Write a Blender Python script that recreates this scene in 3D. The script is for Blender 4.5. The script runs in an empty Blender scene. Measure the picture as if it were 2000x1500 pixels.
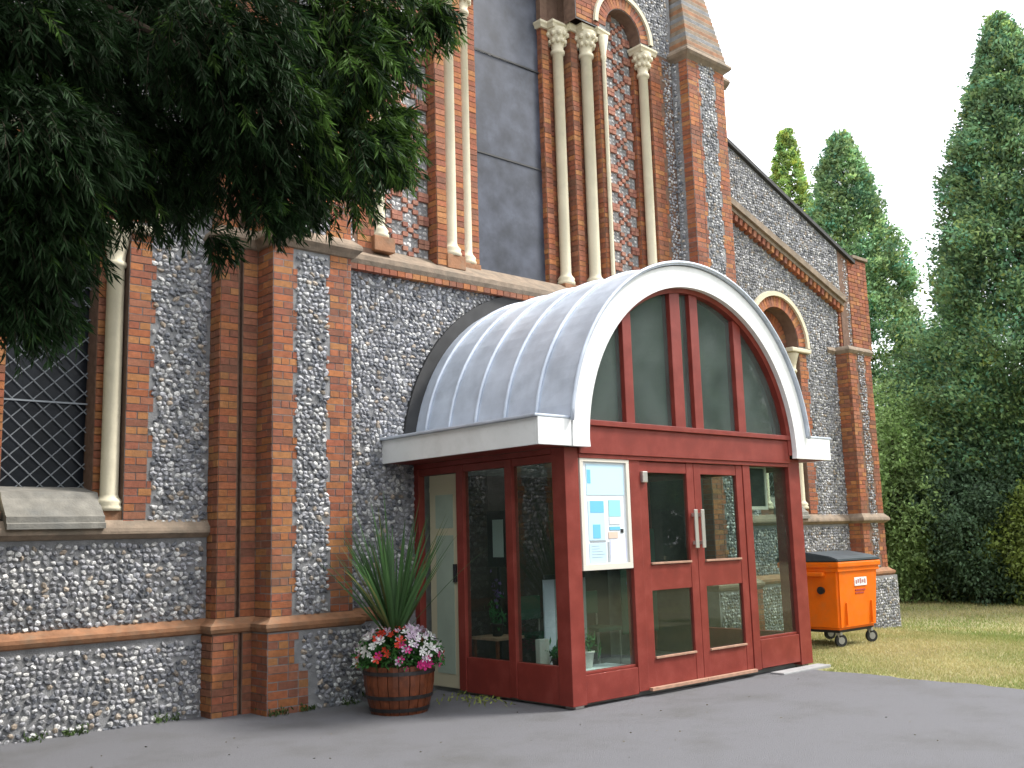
import bpy, bmesh, math, random
import numpy as np
from mathutils import Matrix, Vector
RNG = np.random.default_rng(7); random.seed(7)
SC = bpy.context.scene
R = math.radians

# ------------------------------------------------------------ camera, world, sun, exposure
CAMP = np.array([0.0, -9.7287, 1.65])
yaw, pitch, roll = 0.73371, 0.15304, -0.02901
Fv = np.array([math.sin(yaw)*math.cos(pitch), math.cos(yaw)*math.cos(pitch), math.sin(pitch)])
Rv = np.array([math.cos(yaw), -math.sin(yaw), 0.0]); Uv = np.cross(Rv, Fv)
R2 = Rv*math.cos(roll)+Uv*math.sin(roll); U2 = Uv*math.cos(roll)-Rv*math.sin(roll)
cam = bpy.data.cameras.new('camera'); camo = bpy.data.objects.new('camera', cam); SC.collection.objects.link(camo)
M = Matrix(((R2[0], U2[0], -Fv[0], CAMP[0]), (R2[1], U2[1], -Fv[1], CAMP[1]), (R2[2], U2[2], -Fv[2], CAMP[2]), (0, 0, 0, 1)))
camo.matrix_world = M
cam.sensor_width = 36; cam.lens = 1971.6/2000*36; cam.clip_end = 800; cam.clip_start = .05
SC.camera = camo

w = bpy.data.worlds.new('World'); SC.world = w; w.use_nodes = True
nt = w.node_tree; nt.nodes.clear()
sky = nt.nodes.new('ShaderNodeTexSky'); sky.sky_type = 'NISHITA'; sky.sun_disc = False
SUN_EL, SUN_AZ = R(50), R(122)      # azimuth measured clockwise from +Y
sky.sun_elevation = SUN_EL; sky.sun_rotation = SUN_AZ; sky.air_density = 1.0; sky.dust_density = 4.0
mx = nt.nodes.new('ShaderNodeMix'); mx.data_type = 'RGBA'; mx.inputs[0].default_value = .86
tc = nt.nodes.new('ShaderNodeTexCoord'); nz = nt.nodes.new('ShaderNodeTexNoise'); nz.inputs['Scale'].default_value = 1.7; nz.inputs['Detail'].default_value = 5
cr = nt.nodes.new('ShaderNodeValToRGB'); cr.color_ramp.elements[0].position = .3; cr.color_ramp.elements[1].position = .7
cr.color_ramp.elements[0].color = (9.2, 9.6, 10.3, 1); cr.color_ramp.elements[1].color = (11.5, 11.6, 11.8, 1)
bg = nt.nodes.new('ShaderNodeBackground'); bg.inputs[1].default_value = .07
wo = nt.nodes.new('ShaderNodeOutputWorld')
nt.links.new(tc.outputs['Generated'], nz.inputs['Vector']); nt.links.new(nz.outputs[0], cr.inputs[0])
nt.links.new(sky.outputs[0], mx.inputs[6]); nt.links.new(cr.outputs[0], mx.inputs[7])
nt.links.new(mx.outputs[2], bg.inputs[0]); nt.links.new(bg.outputs[0], wo.inputs[0])
sl = bpy.data.lights.new('sun', 'SUN'); sl.energy = 1.5; sl.angle = R(12); sl.color = (1, .96, .9)
so = bpy.data.objects.new('sun', sl); SC.collection.objects.link(so)
sd = Vector((math.sin(SUN_AZ)*math.cos(SUN_EL), math.cos(SUN_AZ)*math.cos(SUN_EL), math.sin(SUN_EL)))
so.rotation_euler = sd.to_track_quat('Z', 'Y').to_euler()
SC.view_settings.view_transform = 'Standard'; SC.view_settings.look = 'None'; SC.view_settings.gamma = 1
SC.view_settings.exposure = 1.80
SC.view_settings.use_curve_mapping = False
SC.cycles.max_bounces = 7; SC.cycles.transparent_max_bounces = 12

# ------------------------------------------------------------ materials
def mat(name, col=(.5,.5,.5), rough=.7, metal=0, attr=False, n_scale=0, n_amt=.15, bump=0, bump_scale=40, spec=.4, stain=None, stain_scale=1.5, stain_amt=.5, trans_leaf=0, coat=0):
    m = bpy.data.materials.new(name); m.use_nodes = True; t = m.node_tree; L = t.links
    b = t.nodes['Principled BSDF']; b.inputs['Roughness'].default_value = rough; b.inputs['Metallic'].default_value = metal
    b.inputs['Specular IOR Level'].default_value = spec; b.inputs['Coat Weight'].default_value = coat
    tcn = t.nodes.new('ShaderNodeNewGeometry')
    if attr:
        a = t.nodes.new('ShaderNodeAttribute'); a.attribute_name = 'Col'; src = a.outputs['Color']
    else:
        a = t.nodes.new('ShaderNodeRGB'); a.outputs[0].default_value = (*col, 1); src = a.outputs[0]
    if n_scale:
        n = t.nodes.new('ShaderNodeTexNoise'); n.inputs['Scale'].default_value = n_scale; n.inputs['Detail'].default_value = 6
        L.new(tcn.outputs['Position'], n.inputs['Vector'])
        mr = t.nodes.new('ShaderNodeMapRange'); mr.inputs[1].default_value = .3; mr.inputs[2].default_value = .7
        mr.inputs[3].default_value = 1-n_amt; mr.inputs[4].default_value = 1+n_amt
        L.new(n.outputs[0], mr.inputs[0])
        v = t.nodes.new('ShaderNodeVectorMath'); v.operation = 'SCALE'; L.new(src, v.inputs[0]); L.new(mr.outputs[0], v.inputs['Scale']); src = v.outputs[0]
    if stain:
        n = t.nodes.new('ShaderNodeTexNoise'); n.inputs['Scale'].default_value = stain_scale; n.inputs['Detail'].default_value = 8; n.inputs['Roughness'].default_value = .65
        L.new(tcn.outputs['Position'], n.inputs['Vector'])
        r = t.nodes.new('ShaderNodeMapRange'); r.inputs[1].default_value = .48; r.inputs[2].default_value = .72; r.inputs[4].default_value = stain_amt
        L.new(n.outputs[0], r.inputs[0])
        q = t.nodes.new('ShaderNodeMix'); q.data_type = 'RGBA'; q.inputs[7].default_value = (*stain, 1)
        L.new(r.outputs[0], q.inputs[0]); L.new(src, q.inputs[6]); src = q.outputs[2]
    L.new(src, b.inputs['Base Color'])
    if bump:
        n = t.nodes.new('ShaderNodeTexNoise'); n.inputs['Scale'].default_value = bump_scale; n.inputs['Detail'].default_value = 5
        L.new(tcn.outputs['Position'], n.inputs['Vector'])
        bp = t.nodes.new('ShaderNodeBump'); bp.inputs['Strength'].default_value = bump; bp.inputs['Distance'].default_value = .01
        L.new(n.outputs[0], bp.inputs['Height']); L.new(bp.outputs[0], b.inputs['Normal'])
    if trans_leaf:
        tr = t.nodes.new('ShaderNodeBsdfTranslucent'); L.new(src, tr.inputs[0])
        ms = t.nodes.new('ShaderNodeMixShader'); ms.inputs[0].default_value = trans_leaf
        L.new(b.outputs[0], ms.inputs[1]); L.new(tr.outputs[0], ms.inputs[2]); L.new(ms.outputs[0], t.nodes['Material Output'].inputs[0])
    return m
def glass(name, tint, refl=1.0, veil=0, veil_col=(.1,.15,.13)):
    m = bpy.data.materials.new(name); m.use_nodes = True; t = m.node_tree; L = t.links; t.nodes.remove(t.nodes['Principled BSDF'])
    tr = t.nodes.new('ShaderNodeBsdfTransparent'); tr.inputs[0].default_value = (*tint, 1)
    g = t.nodes.new('ShaderNodeBsdfGlossy'); g.inputs['Roughness'].default_value = .02; g.inputs[0].default_value = (refl, refl, refl, 1)
    f = t.nodes.new('ShaderNodeFresnel'); f.inputs[0].default_value = 1.5
    ge0 = t.nodes.new('ShaderNodeNewGeometry'); mt = t.nodes.new('ShaderNodeMath'); mt.operation = 'MULTIPLY_ADD'; mt.inputs[1].default_value = -1; mt.inputs[2].default_value = 1; L.new(ge0.outputs['Backfacing'], mt.inputs[0])
    mu = t.nodes.new('ShaderNodeMath'); mu.operation = 'MULTIPLY'; L.new(f.outputs[0], mu.inputs[0]); L.new(mt.outputs[0], mu.inputs[1])   # reflect once, at the outer face
    x = t.nodes.new('ShaderNodeMixShader'); L.new(mu.outputs[0], x.inputs[0]); L.new(tr.outputs[0], x.inputs[1]); L.new(g.outputs[0], x.inputs[2])
    df = t.nodes.new('ShaderNodeBsdfDiffuse'); df.inputs[0].default_value = (*veil_col, 1); x2 = t.nodes.new('ShaderNodeMixShader')  # diffuse veil lifts the dark panes, light put into the colour
    nz = t.nodes.new('ShaderNodeTexNoise'); nz.inputs['Scale'].default_value = 1.6; ge = t.nodes.new('ShaderNodeNewGeometry'); L.new(ge.outputs['Position'], nz.inputs['Vector'])
    mr = t.nodes.new('ShaderNodeMapRange'); mr.inputs[1].default_value = .3; mr.inputs[2].default_value = .7; mr.inputs[3].default_value = veil*.6; mr.inputs[4].default_value = veil*1.4; L.new(nz.outputs[0], mr.inputs[0]); L.new(mr.outputs[0], x2.inputs[0])
    L.new(x.outputs[0], x2.inputs[1]); L.new(df.outputs[0], x2.inputs[2]); L.new(x2.outputs[0], t.nodes['Material Output'].inputs[0]); return m
MT = dict(
 brick=mat('brick_clay', attr=True, rough=.85, n_scale=22, n_amt=.2, bump=.5, bump_scale=90, stain=(.12,.08,.05), stain_scale=2.2, stain_amt=.5),
 flint=mat('flint_stone', attr=True, rough=.5, n_scale=45, n_amt=.5, bump=.4, bump_scale=60, spec=.5),
 mortar=mat('flint_mortar', (.22,.22,.222), .95, n_scale=8, n_amt=.25, bump=.8, bump_scale=70, stain=(.12,.115,.11), stain_scale=1.2),
 bmortar=mat('brick_mortar', (.165,.10,.07), .95, n_scale=12, n_amt=.25, bump=.6, bump_scale=80, stain=(.1,.07,.05)),
 stone=mat('weathered_stone', (.235,.18,.13), .85, n_scale=9, n_amt=.25, bump=.5, bump_scale=50, stain=(.15,.13,.10), stain_scale=4, stain_amt=.7),
 sillstone=mat('grey_sill_stone', (.20,.19,.165), .85, n_scale=7, n_amt=.25, bump=.5, bump_scale=50, stain=(.13,.135,.13), stain_scale=3, stain_amt=.7),
 cream=mat('cream_stone', (.62,.56,.41), .7, n_scale=6, n_amt=.1, bump=.2, bump_scale=40, stain=(.33,.30,.20), stain_scale=3, stain_amt=.4),
 terracotta=mat('terracotta_moulding', (.27,.13,.065), .8, n_scale=9, n_amt=.25, bump=.4, bump_scale=40, stain=(.20,.15,.10), stain_scale=5, stain_amt=.7),
 red=mat('dark_red_paint', (.20,.030,.021), .45, n_scale=5, n_amt=.14, bump=.15, bump_scale=90, spec=.4, stain=(.25,.065,.05), stain_scale=5, stain_amt=.4),
 white=mat('white_paint', (.78,.79,.78), .45, n_scale=3, n_amt=.03, stain=(.55,.56,.53), stain_scale=4, stain_amt=.45),
 lead=mat('lead_sheet', (.54,.59,.67), .40, .2, n_scale=3, n_amt=.14, bump=.25, bump_scale=9, stain=(.36,.40,.46), stain_scale=2.5, stain_amt=.6),
 leaddark=mat('lead_flashing', (.045,.045,.045), .6, .2, n_scale=6, n_amt=.2),
 sheet=mat('grey_protective_glazing', (.055,.062,.082), .35, 0, n_scale=3.5, n_amt=.45, bump=.15, bump_scale=3, stain=(.025,.028,.035), stain_scale=3, stain_amt=.75),
 darkglass=mat('dark_leaded_glass', (.006,.008,.012), .3, 0, n_scale=4, n_amt=.3, bump=.4, bump_scale=5, spec=.25),
 came=mat('window_guard_wire', (.23,.25,.27), .5, .3),
 glass=glass('porch_glass', (.84,.90,.87), 1, .05, (.12,.16,.14)), glassdark=glass('tympanum_glass', (.74,.84,.80), .9, .26, (.17,.20,.19)),
 steel=mat('brushed_steel', (.62,.60,.56), .35, .7), black=mat('black_plastic', (.02,.02,.022), .5),
 orange=mat('orange_bin_plastic', (.82,.155,.004), .38, n_scale=4, n_amt=.07, stain=(.60,.17,.04), stain_scale=7, stain_amt=.55),
 lid=mat('grey_bin_lid', (.05,.065,.075), .4, n_scale=5, n_amt=.2),
 rubber=mat('wheel_rubber', (.025,.025,.025), .8), rim=mat('wheel_rim', (.35,.35,.33), .5, .4),
 asphalt=mat('asphalt', (.142,.142,.152), .9, n_scale=130, n_amt=.28, bump=1, bump_scale=150, stain=(.10,.098,.094), stain_scale=1.1, stain_amt=.75),
 soil=mat('dry_lawn_soil', (.26,.245,.11), .95, n_scale=1.2, n_amt=.25, bump=.6, bump_scale=40, stain=(.24,.19,.10), stain_scale=.8, stain_amt=.8),
 grass=mat('grass_blades', attr=True, rough=.6, trans_leaf=.3),
 leaf=mat('conifer_leaf', attr=True, rough=.6, trans_leaf=.38, n_scale=.9, n_amt=.3),
 leafd=mat('overhanging_leaf', attr=True, rough=.65, trans_leaf=.25, spec=.25),
 bark=mat('bark', (.07,.05,.035), .95, n_scale=10, n_amt=.3, bump=1, bump_scale=30),
 petal=mat('petal', attr=True, rough=.6, trans_leaf=.3),
 wood=mat('barrel_oak', (.15,.042,.016), .45, n_scale=14, n_amt=.35, bump=.3, bump_scale=60),
 darkwood=mat('dark_stained_timber', (.028,.018,.014), .5, n_scale=14, n_amt=.3), hoop=mat('barrel_hoop', (.05,.045,.045), .5, .5, n_scale=20, n_amt=.3),
 paleg=mat('pale_green_paint', (.30,.36,.29), .5, n_scale=3, n_amt=.1), cream2=mat('cream_door_edge', (.46,.42,.29), .5),
 floor=mat('porch_floor_tile', (.26,.27,.25), .6, n_scale=4, n_amt=.2), inner=mat('porch_ceiling', (.42,.50,.46), .7),
 paper=mat('white_paper', (.74,.78,.80), .6), blue=mat('blue_print', (.16,.50,.72), .5), lblue=mat('pale_blue_paper', (.52,.72,.82), .5),
 teal=mat('teal_print', (.30,.66,.66), .5), peach=mat('peach_print', (.70,.52,.42), .5), grey=mat('grey_print', (.35,.38,.40), .5), lilac=mat('lilac_paper', (.66,.68,.82), .5),
 hand=mat('cream_board_frame', (.66,.62,.54), .5), pot=mat('white_pot', (.62,.60,.57), .4), chairf=mat('green_chair_cloth', (.03,.10,.06), .8),
 slab=mat('pale_stone_slab', (.30,.30,.30), .8, n_scale=6, n_amt=.15, bump=.3), timber=mat('pale_sill_timber', (.38,.22,.15), .6, n_scale=12, n_amt=.2),
 tape=mat('banner_cloth', (.03,.09,.06), .8), tred=mat('banner_red', (.35,.05,.05), .7), tblue=mat('banner_blue', (.10,.16,.30), .7), tpink=mat('banner_pink', (.42,.20,.19), .7),
)

# ------------------------------------------------------------ object helpers
def link(o, parent=None):
    SC.collection.objects.link(o)
    if parent: o.parent = parent
    return o
def root(name, label, cat, loc=(0,0,0), group=None):
    o = bpy.data.objects.new(name, None); o.location = loc; o['label'] = label; o['category'] = cat; o.empty_display_size = .2
    if group: o['group'] = group
    SC.collection.objects.link(o); return o
def obj(name, me, m, parent=None, smooth=False, kind=None, label=None):
    if isinstance(me, bmesh.types.BMesh):
        b = me; me = bpy.data.meshes.new(name); b.normal_update(); b.to_mesh(me); b.free()
    if m is not None and not me.materials: me.materials.append(MT[m] if isinstance(m, str) else m)
    if smooth: me.polygons.foreach_set('use_smooth', [True]*len(me.polygons))
    o = bpy.data.objects.new(name, me); SC.collection.objects.link(o)
    if parent:
        o.parent = parent; o.matrix_parent_inverse = Matrix.Translation(parent.location).inverted() if parent.parent is None else parent.matrix_parent_inverse.copy()
        if parent.parent is not None: o.matrix_parent_inverse = Matrix.Identity(4)
    if kind: o['kind'] = kind
    if label: o['label'] = label
    return o
def npmesh(name, V, Fq, col=None):
    me = bpy.data.meshes.new(name); V = np.ascontiguousarray(V, dtype=np.float32); Fq = np.ascontiguousarray(Fq, dtype=np.int32)
    k = Fq.shape[1]; me.vertices.add(len(V)); me.vertices.foreach_set('co', V.ravel())
    me.loops.add(Fq.size); me.loops.foreach_set('vertex_index', Fq.ravel())
    me.polygons.add(len(Fq)); me.polygons.foreach_set('loop_start', np.arange(0, Fq.size, k, dtype=np.int32)); me.polygons.foreach_set('loop_total', np.full(len(Fq), k, dtype=np.int32))
    me.polygons.foreach_set('use_smooth', [False]*len(Fq)); me.update(calc_edges=True)
    if col is not None:
        a = me.color_attributes.new('Col', 'FLOAT_COLOR', 'POINT'); c = np.ones((len(V), 4), dtype=np.float32); c[:, :3] = col; a.data.foreach_set('color', c.ravel())
    return me
def box(bm, x0, x1, y0, y1, z0, z1, bev=0):
    r = bmesh.ops.create_cube(bm, size=1)
    for v in r['verts']:
        v.co = Vector(((x0+x1)/2+v.co.x*(x1-x0), (y0+y1)/2+v.co.y*(y1-y0), (z0+z1)/2+v.co.z*(z1-z0)))
    if bev:
        es = list({e for v in r['verts'] for e in v.link_edges}); bmesh.ops.bevel(bm, geom=es, offset=bev, segments=2, profile=.6, affect='EDGES')
def bx(name, m, parent, *a, bev=.004, **k):
    bm = bmesh.new(); box(bm, *a, bev=bev); return obj(name, bm, m, parent, **k)
def prism(bm, pts, axis, a, b):      # pts = 2D polygon; extruded along axis from a to b
    def P(p, t):
        return (t, p[0], p[1]) if axis == 'x' else ((p[0], t, p[1]) if axis == 'y' else (p[0], p[1], t))
    A = [bm.verts.new(P(p, a)) for p in pts]; B = [bm.verts.new(P(p, b)) for p in pts]; n = len(pts)
    for i in range(n): bm.faces.new((A[i], A[(i+1) % n], B[(i+1) % n], B[i]))
    bm.faces.new(A[::-1]); bm.faces.new(B); bmesh.ops.recalc_face_normals(bm, faces=bm.faces)
def lathe(bm, prof, cx, cy, n=20, squash=1):
    rings = []
    for r, z in prof: rings.append([bm.verts.new((cx+r*math.cos(2*math.pi*i/n), cy+r*math.sin(2*math.pi*i/n), z)) for i in range(n)])
    for a, b in zip(rings, rings[1:]):
        for i in range(n): bm.faces.new((a[i], a[(i+1) % n], b[(i+1) % n], b[i]))
    bm.faces.new(rings[0][::-1]); bm.faces.new(rings[-1]); return rings
def tube(bm, pts, rad, n=8):
    pts = [Vector(p) for p in pts]; rings = []
    for i, p in enumerate(pts):
        d = (pts[min(i+1, len(pts)-1)]-pts[max(i-1, 0)]).normalized(); a = d.orthogonal().normalized()
        if i and abs(d.z) < .99: a = (Vector((0,0,1))-d*d.z).normalized()
        elif i == 0 and abs(d.z) < .99: a = (Vector((0,0,1))-d*d.z).normalized()
        b = d.cross(a); r = rad[i] if isinstance(rad, (list, tuple)) else rad
        rings.append([bm.verts.new(p+(a*math.cos(2*math.pi*k/n)+b*math.sin(2*math.pi*k/n))*r) for k in range(n)])
    for a, b in zip(rings, rings[1:]):
        for k in range(n): bm.faces.new((a[k], a[(k+1) % n], b[(k+1) % n], b[k]))
    bm.faces.new(rings[0][::-1]); bm.faces.new(rings[-1])
def offset_path(path, d):
    out = []; n = len(path)
    for i, p in enumerate(path):
        ns = []
        for a, b in ((i-1, i), (i, i+1)):
            if a < 0 or b >= n: continue
            dx, dy = path[b][0]-path[a][0], path[b][1]-path[a][1]; l = math.hypot(dx, dy); ns.append((dy/l, -dx/l))
        if len(ns) == 1: nx, ny = ns[0]; s = 1
        else:
            nx, ny = ns[0][0]+ns[1][0], ns[0][1]+ns[1][1]; l = math.hypot(nx, ny); nx /= l; ny /= l; s = 1/(nx*ns[0][0]+ny*ns[0][1])
        out.append((p[0]+nx*d*s, p[1]+ny*d*s))
    return out
def moulding(name, m, parent, path, prof, kind=None):   # prof: (outward, z) list, closed against the wall
    bm = bmesh.new(); rows = []
    for d, z in prof: rows.append([bm.verts.new((x, y, z)) for x, y in offset_path(path, d)])
    k = len(rows)
    for j in range(k):
        a, b = rows[j], rows[(j+1) % k]
        for i in range(len(path)-1): bm.faces.new((a[i], a[i+1], b[i+1], b[i]))
    bm.faces.new([r[0] for r in rows]); bm.faces.new([r[-1] for r in rows][::-1])
    bmesh.ops.recalc_face_normals(bm, faces=bm.faces)
    return obj(name, bm, m, parent)

def leaves(Cn, D, ln, wd, col, var, droop=0):
    """diamond leaves: centre, direction, length, width -> verts, quads, colours"""
    n = len(Cn); D = D/np.linalg.norm(D, axis=1)[:, None]; S = np.cross(D, RNG.normal(0, 1, (n, 3))); S /= np.linalg.norm(S, axis=1)[:, None]+1e-9
    l = ln*RNG.uniform(.6, 1.3, (n, 1)) if np.isscalar(ln) else ln; w_ = wd*RNG.uniform(.7, 1.2, (n, 1)) if np.isscalar(wd) else wd
    Nn = np.cross(D, S)
    V = np.stack([Cn-D*l*.5, Cn+S*w_*.5+Nn*w_*.15, Cn+D*l*.5-np.array([0,0,1])*droop*l, Cn-S*w_*.5+Nn*w_*.15], 1).reshape(-1, 3)
    Fq = np.arange(4*n).reshape(n, 4); c = np.asarray(col)*np.ones((n, 3))*(1+RNG.normal(0, var, (n, 1))).clip(.3, 1.9)
    return V, Fq, np.repeat(c, 4, 0)

# ------------------------------------------------------------ masonry pieces
BRICKS = []      # centre(3), u(2), n(2), size(3), colour(3)
BCOL = np.array([1.07,1.12,1.0])*np.array([(.285,.088,.040),(.315,.112,.045),(.25,.075,.044),(.325,.135,.055),(.22,.072,.046),(.30,.096,.048),(.265,.10,.062),(.185,.068,.045),(.30,.125,.095),(.33,.15,.115),(.26,.10,.08)])
def add_brick(c, u, size, col=None, tilt=0):
    BRICKS.append((np.array(c, float), u, size, RNG.integers(8) if col is None else col, tilt))
CH = .077
def brick_face(p0, p1, z0, z1, tooth0=0, tooth1=0, depth=.05, off=0, skip=None):
    """bricks in courses along plan line p0 -> p1 (outward normal = (dy,-dx))"""
    dx, dy = p1[0]-p0[0], p1[1]-p0[1]; L = math.hypot(dx, dy); ux, uy = dx/L, dy/L; nx, ny = uy, -ux
    nrow = max(1, int(round((z1-z0)/CH))); h = (z1-z0)/nrow
    for r in range(nrow):
        rr = int(round((z0+r*h)/CH)); t = (rr//3) % 2
        a = -tooth0*t; b = L+tooth1*t; full = .228 if rr % 2 else .1155
        s = a; first = True
        while s < b-.012:
            ln = full if not first or L < .3 else (.1155 if rr % 2 else .228)
            if L < .25: ln = min(b-a, .228) if rr % 2 else (b-a)/max(1, round((b-a)/.1155))
            e = min(s+ln, b)
            if b-e < .035: e = b
            mid = (s+e)/2; zc = z0+(r+.5)*h
            if not (skip and skip(p0[0]+ux*mid, zc)):
                pr = off+RNG.uniform(.002, .009)
                add_brick((p0[0]+ux*mid+nx*(pr-depth/2), p0[1]+uy*mid+ny*(pr-depth/2), zc), (ux, uy), (e-s-.010, depth, h-.010))
            s = e; first = False
def ring(cx, cz, r0, r1, y, a0=0, a1=math.pi, depth=.09, n=None):
    """arch of voussoir bricks on a wall facing -y"""
    n = n or int(math.pi*r1/.082)
    for i in range(n):
        a = a0+(a1-a0)*(i+.5)/n; rm = (r0+r1)/2
        wdt = (a1-a0)*rm/n-.010
        add_brick((cx+rm*math.cos(a), y-.006-RNG.uniform(0,.004)+depth/2, cz+rm*math.sin(a)), (1, 0), (r1-r0-.008, depth, wdt), tilt=-a)
FL = []          # x,y,z,u,size(3),colour
def add_flints(p0, p1, z0, z1, ok=None, dens=1.0, s=1.0):
    dx, dy = p1[0]-p0[0], p1[1]-p0[1]; L = math.hypot(dx, dy); ux, uy = dx/L, dy/L; nx, ny = uy, -ux
    s = s*.86; rh = .056*s; nrow = int((z1-z0)/rh)
    for r in range(nrow):
        t = RNG.uniform(0, .05)
        while t < L:
            w_ = RNG.uniform(.046, .100)*s
            zc = z0+(r+.5)*rh+RNG.uniform(-.012, .012); c = t+w_/2
            if c+w_*.4 < L and RNG.random() < .95*dens:
                X, Y = p0[0]+ux*c, p0[1]+uy*c
                if (ok is None or ok(X, zc)):
                    g = RNG.random()
                    if g < .27: v = RNG.uniform(.34, .58); col = (v, v*.99, v*.97)
                    elif g < .70: v = RNG.uniform(.20, .36); col = (v, v*1.005, v*1.07)
                    elif g < .93: v = RNG.uniform(.09, .17); col = (v*.95, v, v*1.12)
                    else: v = RNG.uniform(.2, .34); col = (v*1.1, v*.9, v*.7)
                    FL.append((X+nx*.004, Y+ny*.004, zc, ux, uy, w_*RNG.uniform(.46, .60), RNG.uniform(.014, .026), rh*RNG.uniform(.42, .68), *col, RNG.uniform(-.9, .9)))
            t += w_*RNG.uniform(.98, 1.08)

CX = 9.28
def mirx(p): return (2*CX-p[0], p[1])
church = root('church', 'flint and brick church front with blind arches, stone shafts and tall grey window', 'church', (CX, 0, 0))
C = church
def wallstrips(name, m, y, x0, x1, zbot, ztop, holes=(), back=.5, rev='bmortar', step=.12):
    """vertical wall sheet with round-headed holes (cx, half width, sill z, springing z) and reveals to y+back"""
    xs = set(np.arange(x0, x1, step).tolist()+[x0, x1])
    for cx, hw, zs, zp in holes:
        for i in range(17): xs.add(cx-hw*math.cos(math.pi*i/16))
    xs = sorted(xs); bm = bmesh.new(); rb = bmesh.new()
    def q(b, *c): b.faces.new([b.verts.new(p) for p in c])
    zt = ztop if callable(ztop) else (lambda x: ztop)
    for a, b in zip(xs, xs[1:]):
        if b-a < 1e-5: continue
        mid = (a+b)/2; hole = None
        for h in holes:
            if h[0]-h[1]-1e-6 < mid < h[0]+h[1]+1e-6: hole = h
        if hole:
            cx, hw, zs, zp = hole; top = lambda x: zp+math.sqrt(max(0, hw*hw-(x-cx)**2))
            if zs > zbot+.001: q(bm, (a,y,zbot), (b,y,zbot), (b,y,zs), (a,y,zs)); q(rb, (a,y,zs), (b,y,zs), (b,y+back,zs), (a,y+back,zs))
            q(bm, (a,y,top(a)), (b,y,top(b)), (b,y,zt(b)), (a,y,zt(a)))
            q(rb, (a,y,top(a)), (a,y+back,top(a)), (b,y+back,top(b)), (b,y,top(b)))
        else: q(bm, (a,y,zbot), (b,y,zbot), (b,y,zt(b)), (a,y,zt(a)))
    for cx, hw, zs, zp in holes:
        q(rb, (cx-hw,y,zs), (cx-hw,y+back,zs), (cx-hw,y+back,zp), (cx-hw,y,zp)); q(rb, (cx+hw,y,zs), (cx+hw,y,zp), (cx+hw,y+back,zp), (cx+hw,y+back,zs))
    bmesh.ops.remove_doubles(bm, verts=bm.verts, dist=1e-4)
    o = obj(name, bm, m, C)
    if holes: obj('window_reveal', rb, rev, C)
    else: rb.free()
    return o
def ztop(x):
    d = abs(x-CX); xx = CX+d
    return min(8.28-.384*(xx-14.37), 8.7) if xx < 18.1 else 6.97
def zstr(x):
    d = abs(x-CX); xx = CX+d
    return 7.16-.352*(xx-14.41)
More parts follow.
